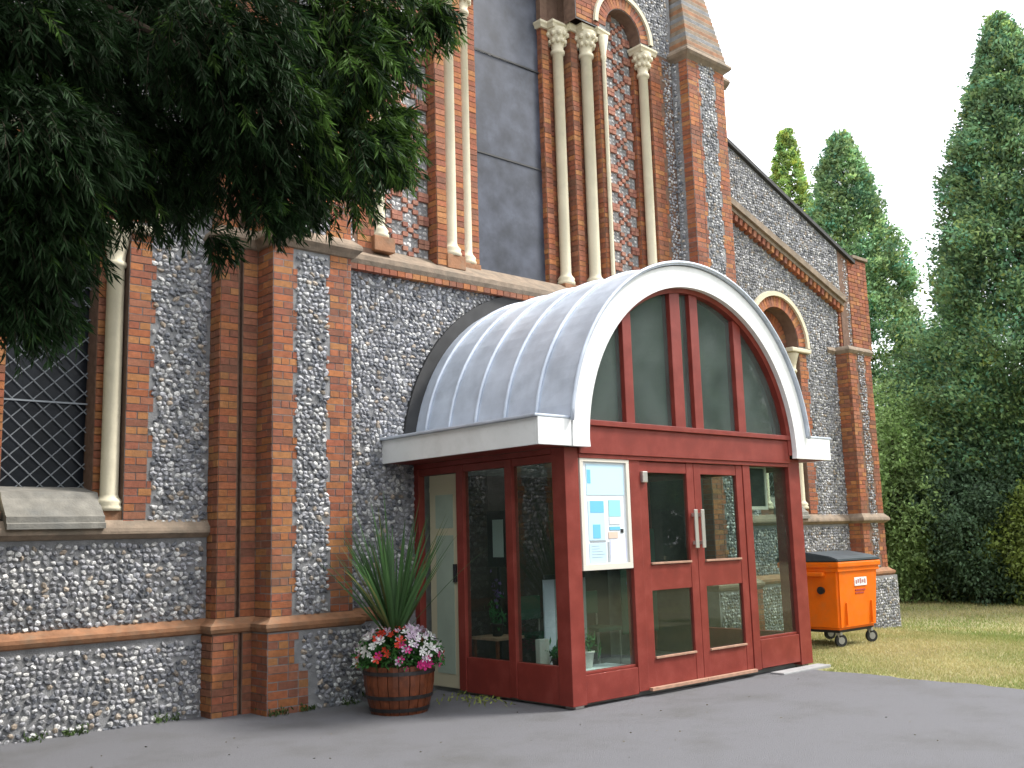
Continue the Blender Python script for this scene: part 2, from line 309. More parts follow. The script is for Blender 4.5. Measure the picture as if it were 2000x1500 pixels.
# --- aisles (mirror pair)
for s in (-1, 1):
    wx = CX+s*6.12
    x0, x1 = (CX+4.60, 18.6) if s > 0 else (-.04, CX-4.60)
    wallstrips('aisle_wall', 'mortar', .23, x0, x1, .0, ztop, [(wx, .64, 1.87, 5.0)], back=.45)
    wallstrips('window_order', 'bmortar', .47, wx-.66, wx+.66, 1.87, lambda x: 5.8, [(wx, .42, 1.87, 5.0)], back=.3)
    # parapet above the sloping string, a little proud
    bm = bmesh.new(); xs = np.linspace(CX+4.62, 17.55, 30) if s > 0 else np.linspace(1.01, CX-4.62, 30)
    for a, b in zip(xs, xs[1:]):
        bm.faces.new([bm.verts.new(p) for p in ((a,.17,zstr(a)),(b,.17,zstr(b)),(b,.17,ztop(b)),(a,.17,ztop(a)))])
    obj('parapet', bm, 'mortar', C)
    e = (17.55, 18.6) if s > 0 else (-.04, 1.01)
    bm = bmesh.new(); prism(bm, [(e[0],5.0),(e[1],5.0),(e[1],ztop(e[1])),(CX+s*8.82,6.97),(CX+s*8.82,ztop(CX+s*8.81)),(CX+s*8.27,ztop(CX+s*8.27))][::1] if s>0 else [(e[0],5.0),(e[1],5.0),(e[1],ztop(e[1])),(CX-8.82,ztop(CX-8.81)),(CX-8.82,6.97),(e[0],6.97)], 'y', .172, .6); obj('parapet_end', bm, 'bmortar', C)
    # coping
    def sl(xa, xb, za, zb, t): return [(xa,za),(xb,zb),(xb,zb+t),(xa,za+t)]
    xa, xb = CX+s*4.2, CX+s*8.82
    bm = bmesh.new(); prism(bm, sl(xa, xb, ztop(xa), ztop(CX+s*8.81), .07), 'y', .10, .75); obj('coping', bm, 'leaddark', C)
    bm = bmesh.new(); box(bm, *sorted((CX+s*8.78, CX+s*9.36)), .12, .75, 6.975, 7.04, bev=.01); obj('coping', bm, 'stone', C)
    xa, xb = CX+s*4.35, CX+s*8.30
    bm = bmesh.new(); prism(bm, sl(xa, xb, zstr(xa)-.05, zstr(xb)-.05, .12), 'y', .06, .3); obj('sloping_string_course', bm, 'stone', C)
    bm = bmesh.new(); prism(bm, sl(xa, xb, zstr(xa)-.13, zstr(xb)-.13, .075), 'y', .11, .3); obj('sloping_string_course', bm, 'stone', C)
    # corbel bricks under it
    n = 30
    for i in range(n):
        x = xa+(xb-xa)*(i+.5)/n
        add_brick((x, .185, zstr(x)-.19), (1, 0), (.075, .13, .12), tilt=math.atan(.352)*s*1)
    # vertical brick strip at the end of the string
    xe = CX+s*8.32
    brick_face((xe-.12, .19), (xe+.12, .19), 5.06, 5.95, depth=.06)
    # masonry end quoin on top
    a_, b_ = sorted((CX+s*8.62, CX+s*9.32)); brick_face((a_, .166), (b_, .166), 5.1, 6.95, depth=.05)
    # window brick jambs + arch
    for q in (-1, 1):
        a, b = sorted((wx+q*.64, wx+q*.87))
        brick_face((a, .23), (b, .23), 1.88, 4.86, tooth0=.05 if q < 0 else 0, tooth1=.05 if q > 0 else 0)
        a, b = sorted((wx+q*.42, wx+q*.63)); brick_face((a, .465), (b, .465), 2.1, 4.98, depth=.04)
        # plinth under the shaft
        a, b = sorted((wx+q*.46, wx+q*.645)); bm = bmesh.new(); box(bm, a, b, .25, .47, 1.88, 2.04, bev=.008); obj('shaft_plinth', bm, 'terracotta', C)
        cx = wx+q*(.60 if (s < 0 and q < 0) else .545); bm = bmesh.new()
        lathe(bm, [(.135,2.04),(.135,2.075),(.12,2.10),(.13,2.125),(.115,2.15),(.095,2.17),(.086,2.20),(.084,4.5),(.10,4.51),(.105,4.535),(.10,4.555),(.086,4.57),(.095,4.65),(.125,4.76),(.155,4.85),(.15,4.865)], cx, .35)
        obj('column', bm, 'cream', C, smooth=True)
        a, b = sorted((wx+q*.36, wx+q*.98)); bm = bmesh.new(); box(bm, a, b, .17, .5, 4.87, 4.95, bev=.02); obj('impost_moulding', bm, 'cream', C)
    ring(wx, 4.99, .645, .87, .225, n=30); ring(wx, 4.99, .425, .635, .465, n=22)
    bm = bmesh.new(); N = 28
    for i in range(N):
        a, b = math.pi*i/N, math.pi*(i+1)/N
        for (ra, ya), (rb_, yb) in (((.875,.23),(.875,.175)),((.875,.175),(.955,.175)),((.955,.175),(.965,.23))):
            bm.faces.new([bm.verts.new((wx+r_*math.cos(t), y_, 4.96+r_*math.sin(t))) for r_, y_, t in ((ra,ya,a),(rb_,yb,a),(rb_,yb,b),(ra,ya,b))])
    obj('hood_mould', bm, 'cream', C)
    # sill
    bm = bmesh.new(); prism(bm, [(.75,2.30),(.36,2.22),(.33,2.16),(.17,2.00),(.14,1.985),(.14,1.93),(.11,1.92),(.11,1.87),(.75,1.87)], 'x', wx-.44, wx+.44)
    obj('window_sill', bm, 'sillstone', C)
    # glass, lead guard
    win = bpy.data.objects.new('aisle_window', None)
    g = bmesh.new(); box(g, wx-.43, wx+.43, .72, .74, 2.1, 5.45); go = obj('window', g, 'darkglass', C)
    bm = bmesh.new()
    for k in range(-30, 60):
        for sg in (-1, 1):
            z0 = 2.1+k*.185; pts = []
            xL, xR = wx-.42, wx+.42
            za, zb = (z0, z0+.84*.95) if sg > 0 else (z0+.84*.95, z0)
            t0, t1 = 0, 1
            zlo, zhi = 2.2, 5.4
            d = zb-za
            lo = sorted(((zlo-za)/d, (zhi-za)/d)); t0, t1 = max(0, lo[0]), min(1, lo[1])
            if t1-t0 < .03: continue
            tube(bm, [(xL+(xR-xL)*t0, .69+sg*.004, za+d*t0), (xL+(xR-xL)*t1, .69+sg*.004, za+d*t1)], .0065, 5)
    obj('lattice', bm, 'came', go)
    bm = bmesh.new()
    for z in (2.25, 3.13, 4.0, 4.85): box(bm, wx-.42, wx+.42, .67, .685, z-.008, z+.008)
    obj('glazing_bar', bm, 'came', go)
    # flints on the aisle
    def okA(x, z, wx=wx):
        if z > ztop(x)-.05 or (zstr(x)-.27 < z < zstr(x)+.09 and abs(x-CX) < 8.3): return False
        if abs(x-wx) < .885+(.05 if (int(round(z/CH))//3) % 2 else 0) and 1.87 < z < 5.0: return False
        if z >= 4.95 and math.hypot(x-wx, z-4.97) < .99: return False
        if abs(abs(x-CX)-8.32) < .15 and 5.0 < z < 6.05: return False
        if abs(x-CX) > 8.27 and z > 4.9 : return abs(x-CX) < 8.6
        return True
    xa, xb = (CX+4.60, CX+8.05) if s > 0 else (1.7, CX-4.60)
    add_flints((xa, .23), (xb, .23), 1.9, 5.0 if s<0 else 7.3, okA)
    if s > 0:
        add_flints((xb, .23), (CX+8.6, .172), 5.0, 7.3, lambda x, z: okA(x, z) and z > 5.0)
        add_flints((xa, .17), (17.55, .17), 5.9, 8.7, lambda x, z: zstr(x)+.1 < z < ztop(x)-.04)
    add_flints((xa, .23), (xb, .23), .95, 1.76)
    add_flints((xa, .17), (xb, .17), -.02, .78)
    yb0 = .17
    bm = bmesh.new(); prism(bm, [(.17,-.4),(.6,-.4),(.6,.8),(.17,.8)], 'x', x0, x1); obj('plinth_wall', bm, 'mortar', C)
    path = [(x0, .23), (CX-4.60, .23)] if s < 0 else [(CX+4.60, .23), (17.3, .23), (17.3, -.05), (18.1, -.05), (18.1, .23), (18.6, .23)]
    moulding('string_course', 'stone', C, path, [(0,1.95),(.075,1.87),(.085,1.84),(.085,1.815),(.05,1.795),(.02,1.77),(0,1.765)])
    if s > 0:
        bm = bmesh.new(); prism(bm, [(17.3,-.05),(18.1,-.05),(18.1,.6),(17.3,.6)], 'z', 0, 5.0); obj('corner_buttress', bm, 'bmortar', C)
        bm = bmesh.new(); prism(bm, [(17.20,-.17),(18.2,-.17),(18.2,.6),(17.20,.6)], 'z', -.5, .8); obj('plinth_wall', bm, 'mortar', C)
        brick_face((17.3, .23), (17.3, -.05), .95, 5.0); brick_face((17.3, -.05), (17.52, -.05), .95, 5.0, tooth1=.05); brick_face((17.9, -.05), (18.1, -.05), .95, 5.0, tooth0=.05)
        add_flints((17.58, -.05), (17.86, -.05), .95, 5.0)
        add_flints((17.2, -.17), (18.2, -.17), -.2, .8); brick_face((17.2, .17), (17.2, -.17), -.15, .8)
        moulding('buttress_cap', 'stone', C, [(17.0,.23),(17.3,.23),(17.3,-.05),(18.1,-.05),(18.1,.23),(18.6,.23)], [(0,5.10),(.04,5.05),(.05,5.02),(.02,4.97),(0,4.95)])
        moulding('plinth_course', 'terracotta', C, [(CX+4.60,.23),(17.3,.23),(17.3,-.05),(18.1,-.05),(18.1,.23),(18.6,.23)], [(0,.95),(.06,.90),(.10,.88),(.10,.84),(.07,.80),(0,.80)])
# coursing bricks along the left plinth course
for s in (-1, 1):
    m_ = (lambda p: p) if s < 0 else mirx
    def F(a, b, *k, **kw):
        a, b = m_(a), m_(b)
        if s > 0: a, b = b, a; kw['tooth0'], kw['tooth1'] = kw.get('tooth1', 0), kw.get('tooth0', 0)
        brick_face(a, b, *k, **kw)
    def Fl(a, b, *k):
        a, b = m_(a), m_(b)
        if s > 0: a, b = b, a
        add_flints(a, b, *k)
    H = 9.30
    # stepped pier and turret masses
    bm = bmesh.new(); prism(bm, [m_(p) for p in [(4.68,.5),(4.68,0),(4.885,0),(4.885,.06),(4.93,.06),(4.93,0),(5.108,0),(5.108,.5)]], 'z', 0, H); obj('stepped_pier', bm, 'bmortar', C)
    pts = [(5.11,.5),(5.11,-.33),(6.08,-.33),(6.08,.5)]
    bm = bmesh.new(); prism(bm, [m_(p) for p in pts], 'z', 0, H); obj('turret', bm, 'mortar', C)
    bm = bmesh.new(); prism(bm, [m_(p) for p in [(4.61,.5),(4.61,-.07),(4.89,-.07),(4.89,-.02),(4.93,-.02),(4.93,-.07),(5.038,-.07),(5.038,.5)]], 'z', -.3, .80); obj('plinth_wall', bm, 'bmortar', C)
    bm = bmesh.new(); prism(bm, [m_(p) for p in [(5.04,.5),(5.04,-.40),(6.15,-.40),(6.15,.5)]], 'z', -.3, .80); obj('plinth_wall', bm, 'mortar', C)
    for za, zb in ((.95, 4.84), (5.04, H)):
        F((4.68,.23), (4.68,0), za, zb); F((4.68,0), (4.88,0), za, zb); F((4.935,0), (5.10,0), za, zb); F((5.11,0), (5.11,-.33), za, zb)
        if s > 0 and za > 5: F((5.11,-.33), (5.35,-.33), za, zb, tooth1=.05)
        else: F((5.11,-.33), (5.35,-.33), za, zb, tooth1=.05)
        F((5.80,-.33), (6.08,-.33), za, zb, tooth0=.05)
        if s > 0: F((6.08,-.33), (6.08,-.16), za, zb); Fl((6.08,-.14), (6.08,0), za, zb)
        Fl((5.36,-.33), (5.80,-.33), za, zb)
    F((4.61,.17), (4.61,-.07), -.02, .79); F((4.61,-.07), (4.885,-.07), -.02, .79); F((4.935,-.07), (5.04,-.07), -.02, .79); F((5.04,-.07), (5.04,-.40), -.02, .79)
    F((5.04,-.40), (5.50,-.40), -.02, .40, tooth1=.0); F((5.04,-.40), (5.34,-.40), .40, .79, tooth1=.05)
    Fl((5.56,-.40), (6.14,-.40), 0, .78); Fl((5.40,-.40), (5.56,-.40), .42, .78)
    # cap and tumbled gablet
    capp = [(4.6,.0),(5.11,0),(5.11,-.33),(6.08,-.33),(6.08,.02)]
    cp = [m_(p) for p in capp]; cp = cp if s < 0 else cp[::-1]
    moulding('turret_cap', 'stone', C, cp, [(0,9.50),(.10,9.40),(.11,9.36),(.08,9.32),(.03,9.28),(0,9.25)])
    nc = 17
    for i in range(nc):
        t = i/nc; z0 = 9.42+i*.08; a, b = 5.08+t*.20, 6.11-t*.20; y = -.38+t*.26
        q0, q1 = sorted((m_((a,0))[0], m_((b,0))[0]))
        bm = bmesh.new(); box(bm, q0, q1, y, .3, z0-.01, z0+.075, bev=.012); obj('gablet_course', bm, ('stone', 'terracotta', 'stone', 'mortar')[i % 4], C)
    bm = bmesh.new(); q0, q1 = sorted((m_((5.5,0))[0], m_((5.7,0))[0])); box(bm, q0, q1, -.03, .3, 10.7, 11.4, bev=.02); obj('gablet_finial', bm, 'stone', C)
    # string course around the turret
    pth = [(4.68,.23),(4.68,0),(5.11,0),(5.11,-.33),(6.08,-.33),(6.08,0)]; pth = [m_(p) for p in pth]; pth = pth if s < 0 else pth[::-1]
    moulding('string_course', 'stone', C, pth, [(0,5.06),(.09,4.98),(.10,4.95),(.10,4.92),(.06,4.88),(.03,4.84),(0,4.83)])
    pth2 = [(-.04,.23),(4.68,.23),(4.68,0),(5.11,0),(5.11,-.33),(6.08,-.33),(6.08,0),(7.0,0)] if s < 0 else [mirx(p) for p in [(4.68,.23),(4.68,0),(5.11,0),(5.11,-.33),(6.08,-.33),(6.08,0),(7.0,0)]][::-1]
    moulding('plinth_course', 'terracotta' if s < 0 else 'stone', C, pth2, [(0,.95),(.05,.91),(.105,.885),(.105,.85),(.09,.815),(.065,.80),(0,.80)])
    # flanking flint bay beside the porch
    bm = bmesh.new(); q0, q1 = sorted((m_((6.08,0))[0], m_((7.12,0))[0])); box(bm, q0, q1, -.06, .3, -.3, .80); obj('plinth_wall', bm, 'mortar', C)
    Fl((6.16,-.06), (7.1,-.06), 0, .78)
# central wall below the great sill
bm = bmesh.new(); prism(bm, [(6.0,-.3),(6.0,5.0),(12.56,5.0),(12.56,-.3)], 'y', 0, .5); obj('nave_wall', bm, 'mortar', C)
add_flints((6.10, 0), (12.46, 0), .95, 4.88, lambda x, z: (x < 7.16 or x > 11.4) and True or math.hypot(x-9.29, z-2.6) > 2.3 and z > 2.9)
bm = bmesh.new(); prism(bm, [(-.10,4.88),(-.12,4.93),(-.12,4.99),(-.05,5.03),(.30,5.26),(.55,5.30),(.55,4.88)], 'x', 6.09, 12.47); obj('great_window_sill', bm, 'stone', C)
for i in range(56):
    x = 6.15+i*.113
    if x < 12.42: add_brick((x, -.035, 4.845), (1, 0), (.103, .13, .065))
# jambs of the upper arcade
half = [(6.05,0),(6.62,0),(6.62,.16),(6.84,.16),(6.84,.24),(7.62,.24),(7.62,.06),(7.78,.06),(7.78,.28),(8.06,.28),(8.06,.22),(8.20,.22),(8.20,.47),(8.48,.47),(8.48,.42),(8.62,.42),(8.62,.62)]
for s in (-1, 1):
    p = half if s < 0 else [mirx(q) for q in half][::-1]
    bm = bmesh.new(); A = [bm.verts.new((x, y, 5.0)) for x, y in p]; B = [bm.verts.new((x, y, 12.3)) for x, y in p]
    for i in range(len(p)-1): bm.faces.new((A[i], A[i+1], B[i+1], B[i]))
    obj('arcade_wall', bm, 'bmortar', C)
    for a, b in zip(p, p[1:]):
        L = math.hypot(a[0]-b[0], a[1]-b[1]); 
        if L > .7 or (abs(a[0]-(6.05 if s < 0 else 2*CX-6.05)) < .01) or (abs(b[0]-(2*CX-6.05)) < .01): continue
        brick_face(a, b, 5.12, 9.30, depth=.04)
    x0, x1 = (6.38, 6.62) if s < 0 else (2*CX-6.62, 2*CX-6.38)
    brick_face((x0, 0), (x1, 0), 5.12, 9.30, tooth0=.05 if s < 0 else 0, tooth1=.05 if s > 0 else 0)
    x0, x1 = (6.08, 6.34) if s < 0 else (2*CX-6.34, 2*CX-6.08)
    add_flints((x0, 0), (x1, 0), 5.1, 9.3)
    # diaper panel
    xa, xb = (6.86, 7.60) if s < 0 else (2*CX-7.60, 2*CX-6.86)
    bx('diaper_ground', 'mortar', C, xa, xb, .231, .30, 5.13, 9.9, bev=0)
    cw, chh = .0925, .0625
    ni, nj = 9, int((9.9-5.2)/chh)
    for j in range(nj):
        for i in range(ni):
            X = xa+(i+.5)*(xb-xa)/ni; Z = 5.2+(j+.5)*chh
            if (i+j) % 5 == 0 or (i-j) % 5 == 0:
                add_brick((X, .222+RNG.uniform(-.004,.004), Z), (1, 0), (.078, .05, .056), RNG.integers(8, 11))
            else:
                v = RNG.choice([.55,.5,.45,.25,.35]); v *= RNG.uniform(.8,1.15)
                FL.append((X+RNG.uniform(-.008,.008), .238, Z, 1, 0, .042*RNG.uniform(.85,1.1), .018, .030*RNG.uniform(.85,1.15), v, v*.98, v*.95, RNG.uniform(-.4,.4)))
# upper wall with arches
def upper(x0, x1, holes):
    wallstrips('arcade_spandrel', 'mortar', -.005, x0, x1, 9.34, 12.3, holes, back=.24)
upper(6.05, 7.66, [(7.24, .40, 9.33, 9.42)]); upper(7.66, 10.90, [(CX, .98, 9.33, 9.8)]); upper(10.90, 12.51, [(2*CX-7.24, .40, 9.33, 9.42)])
for cx in (7.24, 2*CX-7.24):
    ring(cx, 9.42, .405, .60, -.008, n=22); 
    bm = bmesh.new(); N = 24
    for i in range(N):
        a, b = math.pi*i/N, math.pi*(i+1)/N
        for (ra, ya), (rb_, yb) in (((.605,0),(.605,-.05)),((.605,-.05),(.675,-.05)),((.675,-.05),(.685,0))):
            bm.faces.new([bm.verts.new((cx+r_*math.cos(t), y_, 9.42+r_*math.sin(t))) for r_, y_, t in ((ra,ya,a),(rb_,yb,a),(rb_,yb,b),(ra,ya,b))])
    obj('hood_mould', bm, 'cream', C)
ring(CX, 9.8, .99, 1.22, -.008, n=44); ring(CX, 9.8, 1.225, 1.45, -.010, n=52)
for a, b in ((7.78, 8.29), (10.27, 10.78)): brick_face((a, -.008), (b, -.008), 9.36, 9.8)
for a, b in ((12.0, 12.3), (6.26, 6.56)): pass
add_flints((6.1, -.005), (12.46, -.005), 9.36, 12.2, lambda x, z: all(math.hypot(x-c, z-9.42) > .73 for c in (7.24, 2*CX-7.24)) and math.hypot(x-CX, z-9.8) > 1.5 and not (7.72 < x < 10.84 and z < 9.85))
bm = bmesh.new(); prism(bm, [(5.9,.8),(12.66,.8),(12.66,24),(5.9,24)], 'z', 0, 12.3); obj('nave', bm, 'bmortar', C)
bm = bmesh.new(); prism(bm, [(5.6,12.3),(12.96,12.3),(CX,15.5)], 'y', -.05, 24); obj('nave_roof', bm, 'leaddark', C)
for s in (-1, 1):
    a, b = sorted((CX+s*3.3, CX+s*9.3)); bm = bmesh.new()
    zt = [(a, 0), (b, 0), (b, ztop(b)-.2 if s > 0 else 8.2), (a, 8.2 if s > 0 else ztop(a)-.2)]; prism(bm, [(p, max(q, -.3)) for p, q in zt], 'y', .9, 24); obj('aisle', bm, 'bmortar', C)
# great window glazing
bm = bmesh.new(); box(bm, 8.6, 9.96, .56, .60, 5.2, 10.9); gw = obj('great_window', bm, 'leaddark', C)
zs = [5.25, 7.02, 8.55, 10.8]
for a, b in zip(zs, zs[1:]):
    bm = bmesh.new(); box(bm, 8.62, 9.94, .50+.006*(a > 6), .51+.006*(a > 6), a+.006, b-.006, bev=.002); obj('glazing_sheet', bm, 'sheet', gw)
for z in zs[1:3]:
    bm = bmesh.new(); box(bm, 8.62, 9.94, .485, .497, z-.012, z+.012); obj('glazing_bar', bm, 'leaddark', gw)
# upper shafts: x, y, radius
for x, y, r in ((7.92,.17,.088),(8.34,.36,.082),(6.73,.06,.075),(7.69,.03,.032)):
    for s in (-1, 1):
        if r < .05 and s < 0: continue
        X = x if s < 0 else 2*CX-x
        bm = bmesh.new(); k = r/.085
        if r > .05:
            lathe(bm, [(.14*k,5.28),(.14*k,5.33),(.125*k,5.35),(.135*k,5.38),(.11*k,5.41),(.09*k,5.44),(r,5.48),(r,8.86),(.11*k,8.87),(.115*k,8.90),(.11*k,8.925),(.09*k,8.935),(.10*k,9.0),(.14*k,9.12),(.175*k,9.25),(.17*k,9.26)], X, y, 18)
        else: lathe(bm, [(.06,5.28),(.05,5.36),(r,5.42),(r,8.86),(.05,8.9),(.04,8.95),(.09,9.24)], X, y-.01, 10)
        obj('column', bm, 'cream', C, smooth=True)
        if r > .05:
            bm = bmesh.new(); box(bm, X-.15, X+.15, y-.13, y+.14, 5.10, 5.285, bev=.01); obj('shaft_plinth', bm, 'terracotta', C)
            # leafy carving on the capital
            bm = bmesh.new()
            for i in range(10):
                a = 2*math.pi*i/10
                for zz, rr, sc in ((9.06, .125*k, .035), (9.17, .155*k, .04)):
                    m = Matrix.Translation((X+rr*math.cos(a+zz), y+rr*math.sin(a+zz), zz)) @ Matrix.Diagonal((sc, sc, sc*1.3, 1))
                    bmesh.ops.create_icosphere(bm, subdivisions=1, radius=1, matrix=m)
            obj('capital_carving', bm, 'cream', C, smooth=True)
for s in (-1, 1):
    p = [(7.62,.24),(7.62,.06),(7.78,.04),(7.78,.10),(8.06,.10),(8.06,.22),(8.20,.22),(8.20,.30),(8.48,.30),(8.48,.42),(8.62,.42),(8.62,.55)]
    p = p if s < 0 else [mirx(q) for q in p][::-1]
    moulding('abacus_moulding', 'cream', C, p, [(-.1,9.25),(.04,9.25),(.055,9.29),(.075,9.31),(.075,9.34),(.05,9.36),(-.1,9.36)])
    p = [(6.50,0),(6.62,0),(6.62,-.01),(6.84,-.01),(6.84,.2)]; p = p if s < 0 else [mirx(q) for q in p][::-1]
    moulding('abacus_moulding', 'cream', C, p, [(-.1,9.25),(.04,9.25),(.055,9.29),(.075,9.31),(.075,9.34),(.05,9.36),(-.1,9.36)])
# church doorway inside the porch
bx('inner_door', 'darkwood', C, 7.7, 10.4, -.05, .0, 0, 2.45, label='dark timber church door inside the porch')

# --- bricks to meshes: 300 nearest single parts, rest one part
def in_view(c):
    d = c-CAMP; z = d@Fv
    if z < .5: return False
    px, py = 1000+1971.6*(d@R2)/z, 750-1971.6*(d@U2)/z
    return -10 < px < 2010 and -10 < py < 1510 and not (py < 440 and px < 720) and not (px < 180 and py < 650)
CUBE = np.array([(x, y, z) for x in (-.5, .5) for y in (-.5, .5) for z in (-.5, .5)])
CF = np.array([(0,1,3,2),(4,6,7,5),(0,4,5,1),(2,3,7,6),(0,2,6,4),(1,5,7,3)])
def order(item):
    c, u = item[0], item[1]; n = np.array((u[1], -u[0], 0)); v = c-CAMP
    return np.linalg.norm(v) if (v@n < -.3 and in_view(c)) else 1e6
BRICKS.sort(key=order)
bvar = []
for i, col in enumerate(BCOL):
    V = CUBE+RNG.uniform(-.02, .02, CUBE.shape)*np.array([.3, .3, 1]); me = npmesh('brick', V, CF, col*RNG.uniform(.92, 1.08)); me.materials.append(MT['brick']); bvar.append(me)
def bmat(u, tilt):
    Mz = np.array([[u[0], -u[1], 0], [u[1], u[0], 0], [0, 0, 1]]); ct, st = math.cos(tilt), math.sin(tilt)
    return Mz @ np.array([[ct, 0, st], [0, 1, 0], [-st, 0, ct]])
for c, u, size, ci, tilt in BRICKS[:300]:
    o = bpy.data.objects.new('brick', bvar[ci]); SC.collection.objects.link(o); o.parent = C
    Mm = bmat(u, tilt) @ np.diag(size); m4 = Matrix([list(Mm[0])+[c[0]-CX], list(Mm[1])+[c[1]], list(Mm[2])+[c[2]], [0, 0, 0, 1]]); o.matrix_local = m4
Vs, Fs, Cs = [], [], []
for k, (c, u, size, ci, tilt) in enumerate(BRICKS[300:]):
    V = (CUBE*np.array(size)) @ bmat(u, tilt+RNG.uniform(-.01, .01)).T + c
    Vs.append(V); Fs.append(CF+8*k); Cs.append(np.repeat([BCOL[ci]*RNG.uniform(.85, 1.12)], 8, 0))
obj('brickwork', npmesh('brickwork', np.vstack(Vs), np.vstack(Fs), np.vstack(Cs)), 'brick', C, kind='stuff')
print('bricks', len(BRICKS))

# --- flints
def ico(sub, seed):
    b = bmesh.new(); bmesh.ops.create_icosphere(b, subdivisions=sub, radius=1); rg = np.random.default_rng(seed)
    V = np.array([v.co[:] for v in b.verts]); F_ = np.array([[v.index for v in f.verts] for f in b.faces]); b.free()
    k = rg.normal(size=(7, 3)); k /= np.linalg.norm(k, axis=1)[:, None]
    for q in k:                       # random flat facets
        d = V @ q; lim = rg.uniform(.5, .85); m = d > lim; V[m] -= np.outer(d[m]-lim, q)
    V *= 1+rg.normal(0, .10, (len(V), 1)); return V, F_
T2 = [ico(2, i) for i in range(12)]; T1 = [ico(1, i) for i in range(12)]
fvis = []
for f in FL:
    c = np.array(f[:3]); n = np.array((f[4], -f[3], 0)); v = c-CAMP
    fvis.append(np.linalg.norm(v)-f[5]*40 if (v@n < -.2 and in_view(c)) else 1e6)
idx = np.argsort(fvis); FL = [FL[i] for i in idx]
PAL = [(.66,.65,.62),(.5,.49,.47),(.3,.3,.31),(.2,.2,.21),(.1,.105,.118),(.06,.063,.07),(.30,.245,.19)]
fmesh = {}
def xf(f): 
    _, _, _, ux, uy, a, b, c_, _, _, _, rot = f
    Mz = np.array([[ux, -uy, 0], [uy, ux, 0], [0, 0, 1]]); ct, st = math.cos(rot), math.sin(rot)
    return Mz @ np.array([[ct, 0, st], [0, 1, 0], [-st, 0, ct]]) @ np.diag((a, b, c_))
for k, f in enumerate(FL[:300]):
    g = f[8]; p = min(range(7), key=lambda i: sum((PAL[i][j]-f[8+j])**2 for j in range(3))); key = (p, k % 6)
    if key not in fmesh:
        V, F_ = T1[k % 6]; me = npmesh('flint', V, F_, np.array(PAL[p])); me.materials.append(MT['flint']); fmesh[key] = me
    o = bpy.data.objects.new('flint', fmesh[key]); SC.collection.objects.link(o); o.parent = C; Mm = xf(f)
    o.matrix_local = Matrix([list(Mm[0])+[f[0]-CX], list(Mm[1])+[f[1]], list(Mm[2])+[f[2]], [0, 0, 0, 1]])
Vs, Fs, Cs, off = [], [], [], 0
for k, f in enumerate(FL[300:]):
    V, F_ = (T2 if k < 3500 else T1)[RNG.integers(12)]
    Vs.append(V @ xf(f).T + np.array(f[:3])); Fs.append(F_+off); off += len(V); Cs.append(np.repeat([f[8:11]], len(V), 0))
obj('flintwork', npmesh('flintwork', np.vstack(Vs), np.vstack(Fs), np.vstack(Cs)), 'flint', C, smooth=False, kind='stuff')
print('flints', len(FL))

# ------------------------------------------------------------ entrance porch
P = root('entrance_porch', 'dark red timber entrance porch with barrel lead roof and white arched fascia', 'porch', (9.27, -1.3, 0))
YF = -2.55
def pb(n, x0, x1, y0, y1, z0, z1, m='red', par=None, bev=.006, **k): return bx(n, m, par or P, x0, x1, y0, y1, z0, z1, bev=bev, **k)
pb('corner_post', 7.15, 7.345, YF, -2.36, .03, 2.56); pb('corner_post', 11.13, 11.38, YF, -2.32, .03, 2.56)
for x in (7.18, 11.16): pb('post_shoe', x+.03, x+.15, YF+.03, -2.38, 0, .03, 'steel', bev=.002)
pb('post', 8.13, 8.29, YF+.01, -2.43, .06, 2.5); pb('post', 10.17, 10.31, YF+.01, -2.43, .06, 2.5)
pb('transom', 7.35, 11.15, YF-.02, -2.40, 2.50, 2.79); pb('transom_cap', 7.30, 11.20, YF-.05, -2.38, 2.792, 2.85)
pb('transom_bead', 7.35, 11.12, YF-.005, -2.42, 2.455, 2.498)
pb('bottom_rail', 7.35, 8.125, YF+.01, -2.45, .04, .31); pb('bottom_rail', 10.315, 11.125, YF+.01, -2.45, .07, .40)
pb('glazing_bead', 7.35, 8.125, YF+.03, -2.46, .312, .34); pb('glazing_bead', 10.315, 11.125, YF+.03, -2.46, .402, .43)
bx('window_pane', 'glass', P, 7.35, 8.125, -2.50, -2.494, .34, 2.45, bev=0); bx('window_pane', 'glass', P, 10.315, 11.125, -2.50, -2.494, .43, 2.45, bev=0)
# doors
for x0, x1, hs in ((8.295, 9.228, 1), (9.234, 10.165, -1)):
    bm = bmesh.new()
    box(bm, x0, x0+.125, YF+.02, -2.475, .075, 2.45, .005); box(bm, x1-.125, x1, YF+.02, -2.475, .075, 2.45, .005)
    box(bm, x0+.125, x1-.125, YF+.024, -2.479, 2.33, 2.445, .005); box(bm, x0+.125, x1-.125, YF+.024, -2.479, 1.07, 1.34, .005); box(bm, x0+.125, x1-.125, YF+.024, -2.479, .08, .36, .005)
    d = obj('door', bm, 'red', P)
    bx('door_pane', 'glass', d, x0+.12, x1-.12, -2.506, -2.50, 1.33, 2.34, bev=0); bx('door_pane', 'glass', d, x0+.12, x1-.12, -2.506, -2.50, .35, 1.08, bev=0)
    for z in (1.345, .365): bx('door_bead', 'timber', d, x0+.127, x1-.127, YF+.0, YF+.03, z, z+.022, bev=.003)
    hx = x1-.085 if hs > 0 else x0+.03
    hb = bmesh.new(); box(hb, hx, hx+.06, YF-.035, YF-.022, 1.50, 1.93, .005); box(hb, hx+.015, hx+.045, YF-.024, YF+.022, 1.54, 1.58); box(hb, hx+.015, hx+.045, YF-.024, YF+.022, 1.85, 1.89)
    obj('handle', hb, 'steel', d)
    bx('kick_strip', 'timber', d, x0+.0, x1, YF-.03, YF+.018, .05, .085, bev=.004)
